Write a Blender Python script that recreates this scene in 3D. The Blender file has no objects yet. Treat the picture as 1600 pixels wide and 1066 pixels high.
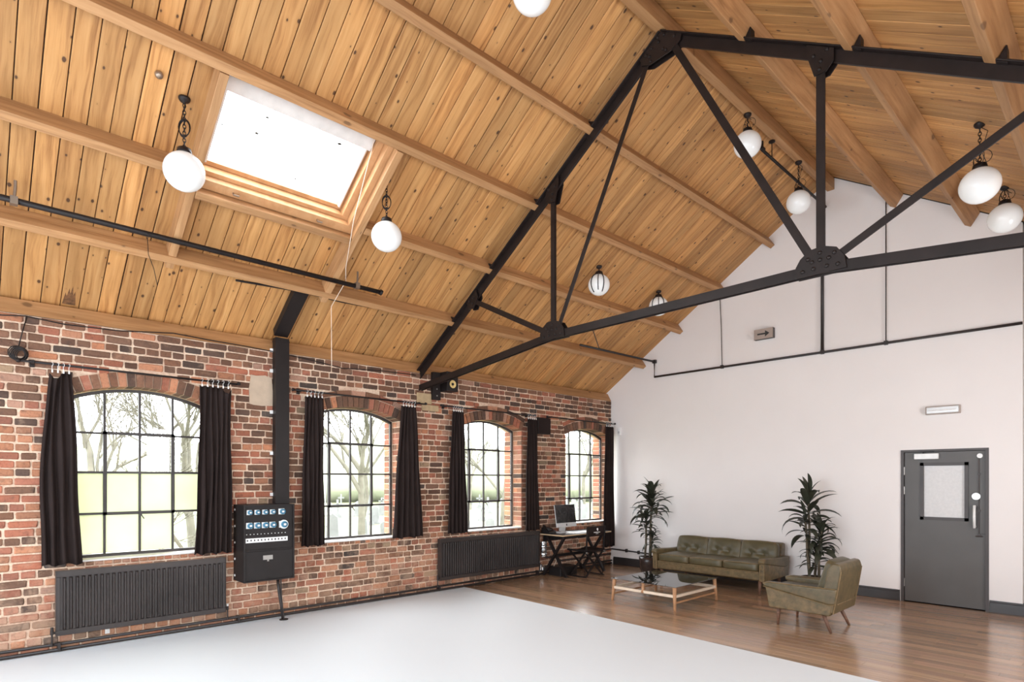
import bpy, bmesh, math, random
from mathutils import Vector, Matrix
random.seed(7)
S = bpy.context.scene
C = S.collection
PI = math.pi

# ---------------------------------------------------------------- camera, light, exposure
cam_d = bpy.data.cameras.new('camera')
cam = bpy.data.objects.new('camera', cam_d); C.objects.link(cam)
cam.location = (7.25, 0.0, 1.676)
cam.rotation_euler = (PI/2, 0, math.radians(46.652))
cam_d.sensor_width = 36.0
cam_d.lens = 926/1600*36
cam_d.shift_y = (750-533)/1600
cam_d.clip_start = 0.05; cam_d.clip_end = 400
S.camera = cam

S.view_settings.view_transform = 'Standard'
S.view_settings.look = 'None'
S.view_settings.gamma = 1.0
S.view_settings.use_curve_mapping = False
S.view_settings.exposure = 0.54

W = bpy.data.worlds.new('overcast_sky'); S.world = W
W.use_nodes = True
nt = W.node_tree
bg = nt.nodes['Background']
bg.inputs['Color'].default_value = (0.93, 0.97, 1.0, 1)
bg.inputs['Strength'].default_value = 9.0

def area(name, loc, direction, sx, sy, power, color=(1, 1, 1), portal=False):
    d = bpy.data.lights.new(name, 'AREA'); d.shape = 'RECTANGLE'
    d.size = sx; d.size_y = sy; d.energy = power; d.color = color
    o = bpy.data.objects.new(name, d); C.objects.link(o)
    o.location = loc
    o.rotation_euler = Vector(direction).to_track_quat('-Z', 'Z').to_euler()
    if portal:
        d.cycles.is_portal = True
    return o

WC = [1.481, 3.988, 6.406, 8.865]            # window centres along the brick wall
for c in WC:
    area('window_portal', (-0.45, c, 1.77), (1, 0, 0), 1.4, 1.9, 1, portal=True)
area('skylight_portal', (1.75, 2.27, 5.0), (0.55, 0, -0.83), 1.5, 1.0, 1, portal=True)
# sky portals at the added side wall openings, then added fill lamps
for y in (-1.675, 0.9, 3.9, 7.2):
    area('side_opening_portal', (8.3, y, 1.9), (-1, 0, 0), 2.0, 1.5, 1, portal=True)
for x, e in ((1.6, 95), (4.1, 130), (6.6, 100)):
    area('end_wall_fill', (x, -3.1, 1.9), (0.15, 1, -0.05), 1.7, 2.0, e, (0.80, 0.925, 1.03))  # added fill lamps behind the camera; the end wall has no windows
area('roof_fill', (6.3, -0.6, 4.62), (-0.53, 0, -0.85), 1.3, 0.9, 50, (0.80, 0.925, 1.03))  # added fill lamp under the closed right slope, no rooflight there
area('roof_fill', (1.9, -1.2, 4.62), (0.55, 0, -0.83), 1.3, 0.9, 80, (0.80, 0.925, 1.03))  # added fill lamp under the left slope, brightens the right slope

# ---------------------------------------------------------------- helpers
def srgb(r, g, b):
    def f(c):
        c /= 255.0
        return c/12.92 if c <= 0.04045 else ((c+0.055)/1.055)**2.4
    return (f(r), f(g), f(b), 1.0)

class MB:
    """Collects vertices and faces for ONE mesh object."""
    def __init__(self): self.v = []; self.f = []; self.c = []
    def add(self, vs, fs, col=None):
        n = len(self.v); self.v += [tuple(v) for v in vs]
        for f in fs:
            self.f.append(tuple(i+n for i in f)); self.c.append(col)
    def box(self, lo, hi, col=None):
        (a, b, c), (d, e, f) = lo, hi
        self.add([(a,b,c),(d,b,c),(d,e,c),(a,e,c),(a,b,f),(d,b,f),(d,e,f),(a,e,f)],
                 [(0,3,2,1),(4,5,6,7),(0,1,5,4),(1,2,6,5),(2,3,7,6),(3,0,4,7)], col)
    def prism(self, poly, axis, a, b, col=None):
        """polygon in the two other axes, extruded along axis from a to b"""
        def pt(p, t):
            return {'x': (t, p[0], p[1]), 'y': (p[0], t, p[1]), 'z': (p[0], p[1], t)}[axis]
        n = len(poly)
        vs = [pt(p, a) for p in poly]+[pt(p, b) for p in poly]
        fs = [tuple(range(n)), tuple(range(2*n-1, n-1, -1))]
        fs += [((i+1) % n, i, i+n, (i+1) % n+n) for i in range(n)]
        self.add(vs, fs, col)
    def tube(self, pts, r, seg=8, cap=True):
        pts = [Vector(p) for p in pts]
        rs = r if isinstance(r, (list, tuple)) else [r]*len(pts)
        rings = []; up = None
        for i, p in enumerate(pts):
            t = (pts[min(i+1, len(pts)-1)]-pts[max(i-1, 0)])
            if t.length < 1e-9: t = Vector((0, 0, 1))
            t.normalize()
            if up is None:
                up = Vector((0, 0, 1)) if abs(t.z) < 0.9 else Vector((1, 0, 0))
            s = t.cross(up)
            if s.length < 1e-6: s = t.cross(Vector((0.3, 1, 0.2)))
            s.normalize(); up = s.cross(t).normalized()
            rings.append([p+(s*math.cos(2*PI*k/seg)+up*math.sin(2*PI*k/seg))*rs[i] for k in range(seg)])
        n = len(self.v)
        for rg in rings: self.v += [tuple(q) for q in rg]
        for i in range(len(rings)-1):
            for k in range(seg):
                a = n+i*seg+k; b = n+i*seg+(k+1) % seg
                self.f.append((a, b, b+seg, a+seg)); self.c.append(None)
        if cap:
            self.f.append(tuple(n+k for k in range(seg-1, -1, -1))); self.c.append(None)
            m = n+(len(rings)-1)*seg
            self.f.append(tuple(m+k for k in range(seg))); self.c.append(None)
    def cyl(self, p0, p1, r, seg=16): self.tube([p0, p1], r, seg)
    def lathe(self, prof, seg=24, mat=None):
        """profile (r,z) about z, then placed by mat"""
        vs = []; fs = []
        M = mat or Matrix()
        for (r, z) in prof:
            for k in range(seg):
                a = 2*PI*k/seg
                vs.append(M @ Vector((r*math.cos(a), r*math.sin(a), z)))
        for i in range(len(prof)-1):
            for k in range(seg):
                a = i*seg+k; b = i*seg+(k+1) % seg
                fs.append((a, b, b+seg, a+seg))
        fs.append(tuple(range(seg-1, -1, -1)))
        m = (len(prof)-1)*seg
        fs.append(tuple(m+k for k in range(seg)))
        self.add(vs, fs)
    def torus(self, M, R, r, n=16, m=6, sx=1.0):
        vs = []; fs = []
        for i in range(n):
            a = 2*PI*i/n
            for j in range(m):
                b = 2*PI*j/m
                vs.append(M @ Vector(((R+r*math.cos(b))*math.cos(a)*sx, (R+r*math.cos(b))*math.sin(a), r*math.sin(b))))
        for i in range(n):
            for j in range(m):
                fs.append((i*m+j, ((i+1) % n)*m+j, ((i+1) % n)*m+(j+1) % m, i*m+(j+1) % m))
        self.add(vs, fs)
    def mesh(self, name, mat=None, smooth=False, fix=False):
        me = bpy.data.meshes.new(name)
        me.from_pydata(self.v, [], self.f)
        if fix:
            bm = bmesh.new(); bm.from_mesh(me)
            bmesh.ops.recalc_face_normals(bm, faces=bm.faces[:])
            bm.to_mesh(me); bm.free()
        if mat: me.materials.append(mat)
        if any(c is not None for c in self.c):
            at = me.color_attributes.new('col', 'FLOAT_COLOR', 'CORNER')
            flat = []
            for poly, c in zip(me.polygons, self.c):
                flat += list(c or (1, 1, 1, 1))*poly.loop_total
            at.data.foreach_set('color', flat)
        if smooth:
            me.polygons.foreach_set('use_smooth', [True]*len(me.polygons))
        me.update()
        return me
    def build(self, name, mat, parent=None, smooth=False, bevel=0.0, fix=True, seg=2):
        o = bpy.data.objects.new(name, self.mesh(name, mat, smooth, fix))
        C.objects.link(o)
        if parent: o.parent = parent
        if bevel > 0:
            m = o.modifiers.new('bevel', 'BEVEL'); m.width = bevel; m.segments = seg
            m.limit_method = 'ANGLE'; m.angle_limit = math.radians(35)
            if smooth is not True:
                o.data.polygons.foreach_set('use_smooth', [True]*len(o.data.polygons))
            w = o.modifiers.new('wn', 'WEIGHTED_NORMAL'); w.keep_sharp = True
        return o

def tag(o, label=None, cat=None, group=None, kind=None):
    if label: o['label'] = label
    if cat: o['category'] = cat
    if group: o['group'] = group
    if kind: o['kind'] = kind
    return o
def thing(name, label, cat, loc=(0, 0, 0), group=None, kind=None, rz=0.0):
    o = bpy.data.objects.new(name, None); C.objects.link(o)
    o.empty_display_size = 0.1
    o.location = loc; o.rotation_euler = (0, 0, rz)
    return tag(o, label, cat, group, kind)
def inst(name, me, parent=None, M=None):
    o = bpy.data.objects.new(name, me); C.objects.link(o)
    if parent: o.parent = parent
    if M is not None: o.matrix_local = M
    return o

# ---------------------------------------------------------------- materials
def newmat(name):
    m = bpy.data.materials.new(name); m.use_nodes = True
    n = m.node_tree
    return m, n, n.nodes['Principled BSDF']
def nd(n, t, **kw):
    x = n.nodes.new(t)
    for k, v in kw.items():
        if k in x.inputs: x.inputs[k].default_value = v
        else: setattr(x, k, v)
    return x
def lk(n, a, b): n.links.new(a, b)
def ramp(n, fac, stops):
    r = n.nodes.new('ShaderNodeValToRGB')
    e = r.color_ramp.elements
    while len(e) < len(stops): e.new(0.5)
    for el, (p, c) in zip(e, stops):
        el.position = p; el.color = c if len(c) == 4 else (*c, 1)
    lk(n, fac, r.inputs['Fac'])
    return r.outputs['Color']
def mixc(n, fac, a, b, mode='MIX'):
    m = n.nodes.new('ShaderNodeMix'); m.data_type = 'RGBA'; m.blend_type = mode
    if hasattr(fac, 'links') or hasattr(fac, 'is_linked'): lk(n, fac, m.inputs[0])
    else: m.inputs[0].default_value = fac
    for v, k in ((a, 6), (b, 7)):
        if hasattr(v, 'is_linked'): lk(n, v, m.inputs[k])
        else: m.inputs[k].default_value = v
    return m.outputs[2]
def math_(n, op, a, b=0.0, c=None, clamp=False):
    m = n.nodes.new('ShaderNodeMath'); m.operation = op; m.use_clamp = clamp
    for i, v in enumerate((a, b, c)):
        if v is None: continue
        if hasattr(v, 'is_linked'): lk(n, v, m.inputs[i])
        else: m.inputs[i].default_value = v
    return m.outputs[0]
def noise(n, vec, scale, detail=4, rough=0.55, dist=0.0):
    x = nd(n, 'ShaderNodeTexNoise', Scale=scale, Detail=detail, Roughness=rough, Distortion=dist)
    if vec is not None: lk(n, vec, x.inputs['Vector'])
    return x.outputs['Fac']
def vscale(n, vec, s, off=None):
    m = n.nodes.new('ShaderNodeVectorMath'); m.operation = 'MULTIPLY'
    lk(n, vec, m.inputs[0]); m.inputs[1].default_value = s
    out = m.outputs[0]
    if off is not None:
        a = n.nodes.new('ShaderNodeVectorMath'); a.operation = 'ADD'
        lk(n, out, a.inputs[0]); lk(n, off, a.inputs[1]); out = a.outputs[0]
    return out
def bump(n, p, h, strength=0.3, dist=0.01):
    b = nd(n, 'ShaderNodeBump', Strength=strength, Distance=dist)
    lk(n, h, b.inputs['Height']); lk(n, b.outputs['Normal'], p.inputs['Normal'])
def pos(n): return n.nodes.new('ShaderNodeNewGeometry').outputs['Position']
def objc(n): return n.nodes.new('ShaderNodeTexCoord').outputs['Object']
def simple(name, col, rough=0.5, metal=0.0, var=0.08, scale=8.0, bmp=0.0, spec=None, coat=0.0):
    """a plain paint, metal or fabric with slight tonal variation"""
    m, n, p = newmat(name)
    f = noise(n, objc(n), scale, 3)
    a = tuple(c*(1-var) for c in col[:3])+(1,); b = tuple(min(1, c*(1+var)) for c in col[:3])+(1,)
    lk(n, ramp(n, f, [(0.3, a), (0.7, b)]), p.inputs['Base Color'])
    p.inputs['Roughness'].default_value = rough; p.inputs['Metallic'].default_value = metal
    if spec is not None: p.inputs['Specular IOR Level'].default_value = spec
    if coat: p.inputs['Coat Weight'].default_value = coat; p.inputs['Coat Roughness'].default_value = 0.1
    if bmp: bump(n, p, noise(n, objc(n), scale*12, 3), bmp, 0.004)
    return m

def wood(name, base, light, dark, along=1.1, across=26.0, knots=0.8, use_tint=True, rough=0.6, knot_u=3.2, knot_v=5.5):
    """grain along local X; each object is shifted by its own random number and tinted by its colour"""
    m, n, p = newmat(name)
    oi = n.nodes.new('ShaderNodeObjectInfo')
    cmb = n.nodes.new('ShaderNodeCombineXYZ')
    lk(n, math_(n, 'MULTIPLY', oi.outputs['Random'], 71.0), cmb.inputs[0])
    lk(n, math_(n, 'MULTIPLY', oi.outputs['Random'], 43.0), cmb.inputs[1])
    lk(n, math_(n, 'MULTIPLY', oi.outputs['Random'], 17.0), cmb.inputs[2])
    v = objc(n)
    off = cmb.outputs[0]
    # wavy grain
    wv = noise(n, vscale(n, v, (1.3, 4.0, 4.0), off), 1.0, 2)
    gv = vscale(n, v, (along, across, across), off)
    add = n.nodes.new('ShaderNodeVectorMath'); add.operation = 'ADD'
    lk(n, gv, add.inputs[0])
    c2 = n.nodes.new('ShaderNodeCombineXYZ'); lk(n, math_(n, 'MULTIPLY', wv, 2.2), c2.inputs[1]); lk(n, c2.outputs[0], add.inputs[1])
    g = noise(n, add.outputs[0], 1.0, 7, 0.62)
    broad = noise(n, vscale(n, v, (0.9, 3.0, 3.0), off), 1.0, 3)
    col = ramp(n, g, [(0.28, dark), (0.5, base), (0.72, light)])
    col = mixc(n, math_(n, 'MULTIPLY', ramp(n, broad, [(0.38, (0, 0, 0, 1)), (0.66, (1, 1, 1, 1))]), 0.5), col, tuple(c*0.62 for c in base[:3])+(1,))
    if knots > 0:
        vo = nd(n, 'ShaderNodeTexVoronoi', Scale=1.0, Randomness=1.0); vo.voronoi_dimensions = '2D'
        lk(n, vscale(n, v, (knot_u, knot_v, knot_v), off), vo.inputs['Vector'])
        sep = n.nodes.new('ShaderNodeSeparateColor'); lk(n, vo.outputs['Color'], sep.inputs[0])
        wob = math_(n, 'MULTIPLY', noise(n, vscale(n, v, (30, 30, 30)), 1.0, 2), 0.05)
        d = math_(n, 'ADD', vo.outputs['Distance'], wob)
        size = math_(n, 'MULTIPLY', math_(n, 'SUBTRACT', sep.outputs[0], 0.42, clamp=True), 0.17)
        core = math_(n, 'MULTIPLY', math_(n, 'SUBTRACT', math_(n, 'ADD', size, 0.035), d, clamp=True), 28.0, clamp=True)
        halo = math_(n, 'MULTIPLY', math_(n, 'SUBTRACT', math_(n, 'ADD', size, 0.10), d, clamp=True), 7.0, clamp=True)
        gate = math_(n, 'GREATER_THAN', sep.outputs[0], 0.38)
        col = mixc(n, math_(n, 'MULTIPLY', math_(n, 'MULTIPLY', halo, gate), 0.45*knots), col, tuple(c*0.5 for c in base[:3])+(1,))
        col = mixc(n, math_(n, 'MULTIPLY', math_(n, 'MULTIPLY', core, gate), knots), col, (base[0]*0.16, base[1]*0.13, base[2]*0.13, 1))
    if use_tint:
        col = mixc(n, 1.0, col, oi.outputs['Color'], 'MULTIPLY')
    lk(n, col, p.inputs['Base Color'])
    p.inputs['Roughness'].default_value = rough
    bump(n, p, g, 0.15, 0.003)
    return m

M = {}
M['plank'] = wood('pine_boards', srgb(198, 144, 86), srgb(214, 163, 106), srgb(142, 90, 44), knots=1.0, across=22.0, knot_u=4.2, knot_v=6.5)
M['beam'] = wood('beam_timber', srgb(180, 134, 90), srgb(196, 152, 108), srgb(144, 100, 62), knots=0.6, knot_u=2.0, knot_v=6.0)
M['lining'] = wood('skylight_timber', srgb(196, 146, 100), srgb(206, 158, 112), srgb(182, 130, 84), knots=0.0, along=6, across=9)
M['floorboard'] = wood('oak_strip_floor', srgb(170, 134, 106), srgb(194, 160, 132), srgb(128, 96, 73), along=1.6, across=34, knots=0.2, rough=0.22)
M['floorboard'].node_tree.nodes['Principled BSDF'].inputs['Coat Weight'].default_value = 0.4
M['floorboard'].node_tree.nodes['Principled BSDF'].inputs['Coat Roughness'].default_value = 0.14
M['teak'] = wood('turned_teak', srgb(190, 140, 100), srgb(206, 160, 120), srgb(150, 104, 70), knots=0, across=60)
M['darkleg'] = wood('walnut_leg', srgb(110, 76, 58), srgb(140, 98, 74), srgb(70, 48, 38), knots=0, across=60)
M['ply'] = wood('plywood_edge', srgb(206, 176, 140), srgb(220, 194, 160), srgb(170, 136, 100), knots=0, across=60)

def brick_material(name, per_object):
    m, n, p = newmat(name)
    P = pos(n)
    if per_object: base = n.nodes.new('ShaderNodeObjectInfo').outputs['Color']
    else:
        a = n.nodes.new('ShaderNodeVertexColor'); a.layer_name = 'col'; base = a.outputs['Color']
    fine = noise(n, P, 55, 5, 0.7)
    blot = noise(n, P, 13, 4, 0.6)
    col = mixc(n, 1.0, base, ramp(n, fine, [(0.25, (0.58, 0.56, 0.55, 1)), (0.5, (1, 1, 1, 1)), (0.75, (1.0, 1.0, 1.0, 1))]), 'MULTIPLY')
    col = mixc(n, math_(n, 'MULTIPLY', ramp(n, blot, [(0.30, (1, 1, 1, 1)), (0.45, (0, 0, 0, 1))]), 0.45), col, (0.035, 0.027, 0.024, 1))
    # old lime and paint traces, thickest low on the near end of the wall
    sx = n.nodes.new('ShaderNodeSeparateXYZ'); lk(n, P, sx.inputs[0])
    low = math_(n, 'MULTIPLY', math_(n, 'SUBTRACT', 1.35, sx.outputs[2], clamp=True), 0.20)
    near = math_(n, 'MULTIPLY', math_(n, 'SUBTRACT', 3.0, sx.outputs[1], clamp=True), 0.02)
    th = math_(n, 'SUBTRACT', math_(n, 'ADD', noise(n, P, 5.5, 6, 0.72, 0.6), math_(n, 'ADD', low, near)), 0.585)
    lime = math_(n, 'MULTIPLY', th, 5.0, clamp=True)
    col = mixc(n, math_(n, 'MULTIPLY', lime, 0.38), col, srgb(204, 168, 140))
    lk(n, col, p.inputs['Base Color']); p.inputs['Roughness'].default_value = 0.85
    bump(n, p, math_(n, 'ADD', fine, blot), 0.55, 0.008)
    return m
M['brick'] = brick_material('old_brick', True)
M['brick_far'] = brick_material('old_brick_courses', False)
def mortar_material():
    m, n, p = newmat('lime_mortar')
    P = pos(n)
    f = noise(n, P, 38, 5, 0.7); g = noise(n, P, 2.2, 3)
    col = ramp(n, f, [(0.3, srgb(190, 158, 132)), (0.55, srgb(232, 208, 184))])
    col = mixc(n, math_(n, 'MULTIPLY', ramp(n, g, [(0.4, (0, 0, 0, 1)), (0.65, (1, 1, 1, 1))]), 0.5), col, srgb(172, 126, 102))
    lk(n, col, p.inputs['Base Color']); p.inputs['Roughness'].default_value = 0.95
    bump(n, p, f, 0.5, 0.01)
    return m
M['mortar'] = mortar_material()
def plaster(name, c, var=0.03, sc=1.5, rough=0.75, b=0.08):
    m, n, p = newmat(name)
    P = pos(n)
    f = noise(n, P, sc, 4)
    lk(n, ramp(n, f, [(0.3, tuple(x*(1-var) for x in c[:3])+(1,)), (0.7, c)]), p.inputs['Base Color'])
    p.inputs['Roughness'].default_value = rough
    bump(n, p, noise(n, P, 45, 4), b, 0.004)
    return m
M['white_wall'] = plaster('white_wall_paint', srgb(236, 229, 226))
M['studio_floor'] = plaster('white_floor_paint', srgb(216, 219, 222), 0.02, 0.8, 0.6, 0.02)
M['studio_floor'].node_tree.nodes['Principled BSDF'].inputs['Specular IOR Level'].default_value = 0.25
M['patch'] = plaster('grey_render', srgb(196, 174, 152), 0.15, 9, 0.95, 0.5)
M['stone'] = plaster('sandstone', srgb(186, 160, 124), 0.25, 12, 0.95, 0.5)
M['side_brick'] = plaster('side_wall_brick', srgb(170, 134, 114), 0.3, 9)
M['outside_wall'] = plaster('plain_wall', srgb(225, 220, 215))
M['iron'] = simple('black_painted_iron', srgb(34, 26, 24), 0.45, 0.0, 0.25, 5, 0.1, spec=0.25)
M['black_metal'] = simple('black_metal', srgb(34, 28, 27), 0.45, 0.0, 0.15, 5, spec=0.25)
M['radiator'] = simple('radiator_paint', srgb(56, 49, 47), 0.3, 0.0, 0.25, 2.5, spec=0.5)
M['pipe'] = simple('pipe_paint', srgb(40, 32, 30), 0.45, 0.0, 0.2, 6)
M['curtain'] = simple('blackout_cloth', srgb(44, 35, 33), 0.9, 0.0, 0.12, 3, 0.15, spec=0.1)
M['blackplastic'] = simple('black_plastic', srgb(34, 30, 30), 0.4, spec=0.3)
M['panelblack'] = simple('panel_paint', srgb(38, 33, 32), 0.5, 0, 0.12, 6, spec=0.25)
M['steel'] = simple('steel', srgb(176, 172, 168), 0.32, 0.9)
M['brass'] = simple('dull_steel', srgb(150, 132, 116), 0.4, 0.7)
M['white'] = simple('white_plastic', srgb(236, 234, 232), 0.35)
M['silver'] = simple('satin_aluminium', srgb(205, 203, 202), 0.35, 0.3)
M['blue'] = simple('socket_blue', srgb(58, 122, 152), 0.35)
M['door'] = simple('grey_door_paint', srgb(84, 79, 76), 0.45, 0, 0.07, 2.2)
M['doorframe'] = simple('dark_frame_paint', srgb(66, 58, 56), 0.45, 0, 0.1, 4)
M['skirting'] = simple('skirting_paint', srgb(50, 44, 43), 0.4, 0, 0.12, 4)
M['paper'] = simple('paper', srgb(228, 224, 220), 0.7)
M['soil'] = simple('potting_soil', srgb(60, 44, 34), 0.95, 0, 0.3, 30)
M['pot'] = simple('glazed_pot', srgb(62, 50, 46), 0.25, 0, 0.3, 6)
M['leaf'] = simple('dracaena_leaf', srgb(52, 54, 42), 0.45, 0, 0.25, 5)
M['cane'] = simple('dracaena_cane', srgb(92, 80, 64), 0.85, 0, 0.25, 12, 0.3)
M['foil'] = simple('crinkled_foil', srgb(200, 200, 200), 0.22, 0.9, 0.2, 9)
M['sillpaint'] = simple('sill_paint', srgb(226, 222, 218), 0.5)
M['winframe'] = simple('window_iron', srgb(62, 56, 54), 0.5, 0, 0.15, 6)
M['cream'] = simple('bleached_beech', srgb(226, 206, 184), 0.5, 0, 0.06, 10)
M['cord'] = simple('white_cord', srgb(225, 205, 185), 0.8)
M['blind'] = simple('blind_fabric', srgb(214, 208, 204), 0.7)
M['yellowcone'] = simple('driver_cone', srgb(226, 196, 130), 0.5)
M['grass'] = simple('dry_grass', srgb(100, 103, 72), 0.95, 0, 0.2, 0.4)
M['bark'] = simple('pale_bark', srgb(94, 90, 78), 0.95, 0, 0.25, 3)
M['headstone'] = simple('weathered_stone', srgb(108, 108, 106), 0.9, 0, 0.15, 3)
M['hedge'] = simple('hazy_hedge', srgb(136, 138, 108), 0.95, 0, 0.2, 1.2)
M['hillhaze'] = simple('distant_trees', srgb(138, 141, 120), 0.95, 0, 0.1, 0.5)
M['deck'] = simple('roof_deck', srgb(46, 32, 22), 0.95)
M['signface'] = simple('sign_face', srgb(168, 152, 142), 0.5)
M['arrow'] = simple('sign_arrow', srgb(48, 46, 46), 0.5)

def leather():
    m, n, p = newmat('olive_leather')
    v = objc(n)
    f = noise(n, v, 6, 5, 0.6)
    col = ramp(n, f, [(0.3, srgb(70, 62, 41)), (0.6, srgb(84, 75, 50)), (0.8, srgb(94, 84, 57))])
    g = n.nodes.new('ShaderNodeNewGeometry')
    edge = math_(n, 'MULTIPLY', math_(n, 'SUBTRACT', g.outputs['Pointiness'], 0.515, clamp=True), 9.0, clamp=True)
    wear = math_(n, 'MULTIPLY', edge, ramp(n, noise(n, v, 14, 5, 0.7), [(0.35, (0, 0, 0, 1)), (0.62, (1, 1, 1, 1))]), clamp=True)
    col = mixc(n, math_(n, 'MULTIPLY', wear, 0.8), col, srgb(164, 130, 92))
    lk(n, col, p.inputs['Base Color'])
    p.inputs['Roughness'].default_value = 0.42
    bump(n, p, noise(n, v, 60, 4), 0.12, 0.003)
    return m
M['leather'] = leather()
M['piping'] = simple('worn_piping', srgb(120, 98, 66), 0.5, 0, 0.25, 20)

def glass_thin(name, tint=(1, 1, 1, 1), refl=0.06):
    m, n, p = newmat(name)
    out = n.nodes['Material Output']; n.nodes.remove(p)
    t = nd(n, 'ShaderNodeBsdfTransparent', Color=tint)
    g = nd(n, 'ShaderNodeBsdfGlossy', Roughness=0.02)
    mx = n.nodes.new('ShaderNodeMixShader'); mx.inputs[0].default_value = refl
    lk(n, t.outputs[0], mx.inputs[1]); lk(n, g.outputs[0], mx.inputs[2]); lk(n, mx.outputs[0], out.inputs[0])
    return m
M['glass'] = glass_thin('window_glass', (0.97, 0.98, 0.98, 1), 0.04)
def frosted(name, c, c2):
    m, n, p = newmat(name)
    out = n.nodes['Material Output']; n.nodes.remove(p)
    col = ramp(n, noise(n, pos(n), 2.5, 2), [(0.35, c), (0.65, c2)])
    t = nd(n, 'ShaderNodeBsdfTranslucent'); d = nd(n, 'ShaderNodeBsdfDiffuse')
    lk(n, col, t.inputs['Color']); lk(n, col, d.inputs['Color'])
    mx = n.nodes.new('ShaderNodeMixShader'); mx.inputs[0].default_value = 0.25
    lk(n, t.outputs[0], mx.inputs[1]); lk(n, d.outputs[0], mx.inputs[2]); lk(n, mx.outputs[0], out.inputs[0])
    return m
M['frosted'] = frosted('obscured_glass', (0.58, 0.60, 0.455, 1), (0.61, 0.63, 0.49, 1))
M['reeded'] = simple('wired_obscure_glass', srgb(206, 202, 200), 0.3, 0, 0.05, 30, 0.2)
def table_glass():
    m, n, p = newmat('smoked_glass')
    f = noise(n, objc(n), 3, 2)
    lk(n, ramp(n, f, [(0.3, (0.010, 0.010, 0.011, 1)), (0.7, (0.014, 0.013, 0.013, 1))]), p.inputs['Base Color'])
    p.inputs['Roughness'].default_value = 0.02
    p.inputs['IOR'].default_value = 3.4
    return m
M['smoked'] = table_glass()
def opal():
    m, n, p = newmat('opal_glass')
    f = noise(n, objc(n), 2, 2)
    lk(n, ramp(n, f, [(0.3, (0.80, 0.80, 0.79, 1)), (0.7, (0.83, 0.83, 0.82, 1))]), p.inputs['Base Color'])
    p.inputs['Roughness'].default_value = 0.12
    p.inputs['Emission Color'].default_value = (1, 0.99, 0.96, 1)
    p.inputs['Emission Strength'].default_value = 0.06
    return m
M['opal'] = opal()
def screen():
    m, n, p = newmat('dark_screen')
    f = noise(n, vscale(n, objc(n), (1, 1, 1)), 7, 5, 0.6, 1.0)
    lk(n, ramp(n, f, [(0.42, (0.03, 0.027, 0.027, 1)), (0.62, (0.006, 0.005, 0.005, 1))]), p.inputs['Base Color'])
    p.inputs['Roughness'].default_value = 0.25
    return m
M['screen'] = screen()

# ================================================================ SETTING
L = 9.57; YB = -3.2; XR = 8.22; TW = 0.42
RX, RZ = 4.079, 6.209                     # ridge of the boarding
SL, SR = 0.665, 0.626                     # the two slopes
def zl(x): return RZ-SL*(RX-x)
def zr(x): return RZ-SR*(x-RX)
HW = 0.665; ZS = 0.86; ZCROWN = 2.66; RISE = 0.14
RA = (HW*HW+RISE*RISE)/(2*RISE); ZC = ZCROWN-RA
ANG = math.asin(HW/RA)
RING = 0.15
def arch(hw, r, n=12):
    a = math.asin(min(1, hw/r))
    return [(r*math.sin(-a+2*a*i/n), ZC+r*math.cos(-a+2*a*i/n)) for i in range(n+1)]

# ---- brick wall: mortar body with four arched openings
wb = MB()
edges = [YB]+[v for c in WC for v in (c-HW, c+HW)]+[L]
D0 = -0.013
for i in range(0, len(edges), 2):
    wb.prism([(edges[i], -0.3), (edges[i+1], -0.3), (edges[i+1], 3.24), (edges[i], 3.24)], 'x', -TW, D0)
for c in WC:
    wb.prism([(c-HW, -0.3), (c+HW, -0.3), (c+HW, ZS-0.006), (c-HW, ZS-0.006)], 'x', -TW, D0)
    ar = arch(HW, RA)
    poly = [(c+y, z) for y, z in ar]+[(c+HW, 3.24), (c-HW, 3.24)]
    for k in range(len(ar)-1):
        (y0, z0), (y1, z1) = ar[k], ar[k+1]
        wb.prism([(c+y0, z0), (c+y1, z1), (c+y1, 3.24), (c+y0, 3.24)], 'x', -TW, D0)
wall = wb.build('wall_left', M['mortar'])
tag(wall, 'old red and brown brick side wall with four arched windows', 'wall', kind='structure')

PAL = dict(red=(158, 98, 76), orange=(174, 118, 88), pink=(174, 130, 108), brown=(122, 86, 66), dark=(92, 67, 54), black=(78, 64, 57), buff=(152, 124, 98))
def brick_col(y, z):
    zoneA = (y < 2.5 and z < 2.3) or z < 0.85
    mixz = min(1, max(0, (y-1.6)/2.0))
    if zoneA and random.random() > mixz*0.5:
        w = [('red', .38), ('orange', .30), ('pink', .10), ('brown', .14), ('dark', .05), ('black', .03)]
    elif z > 2.85:
        w = [('red', .16), ('orange', .06), ('pink', .03), ('brown', .46), ('dark', .25), ('black', .02), ('buff', .02)]
    else:
        w = [('red', .25), ('orange', .14), ('pink', .06), ('brown', .36), ('dark', .14), ('black', .02), ('buff', .03)]
    t = random.random(); s = 0
    for k, p in w:
        s += p
        if t <= s: break
    j = random.uniform(0.88, 1.10); h = random.uniform(-5, 5)
    r, g, b = PAL[k]
    return srgb(min(255, r*j+h), min(255, g*j), min(255, b*j-h*.5))

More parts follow.
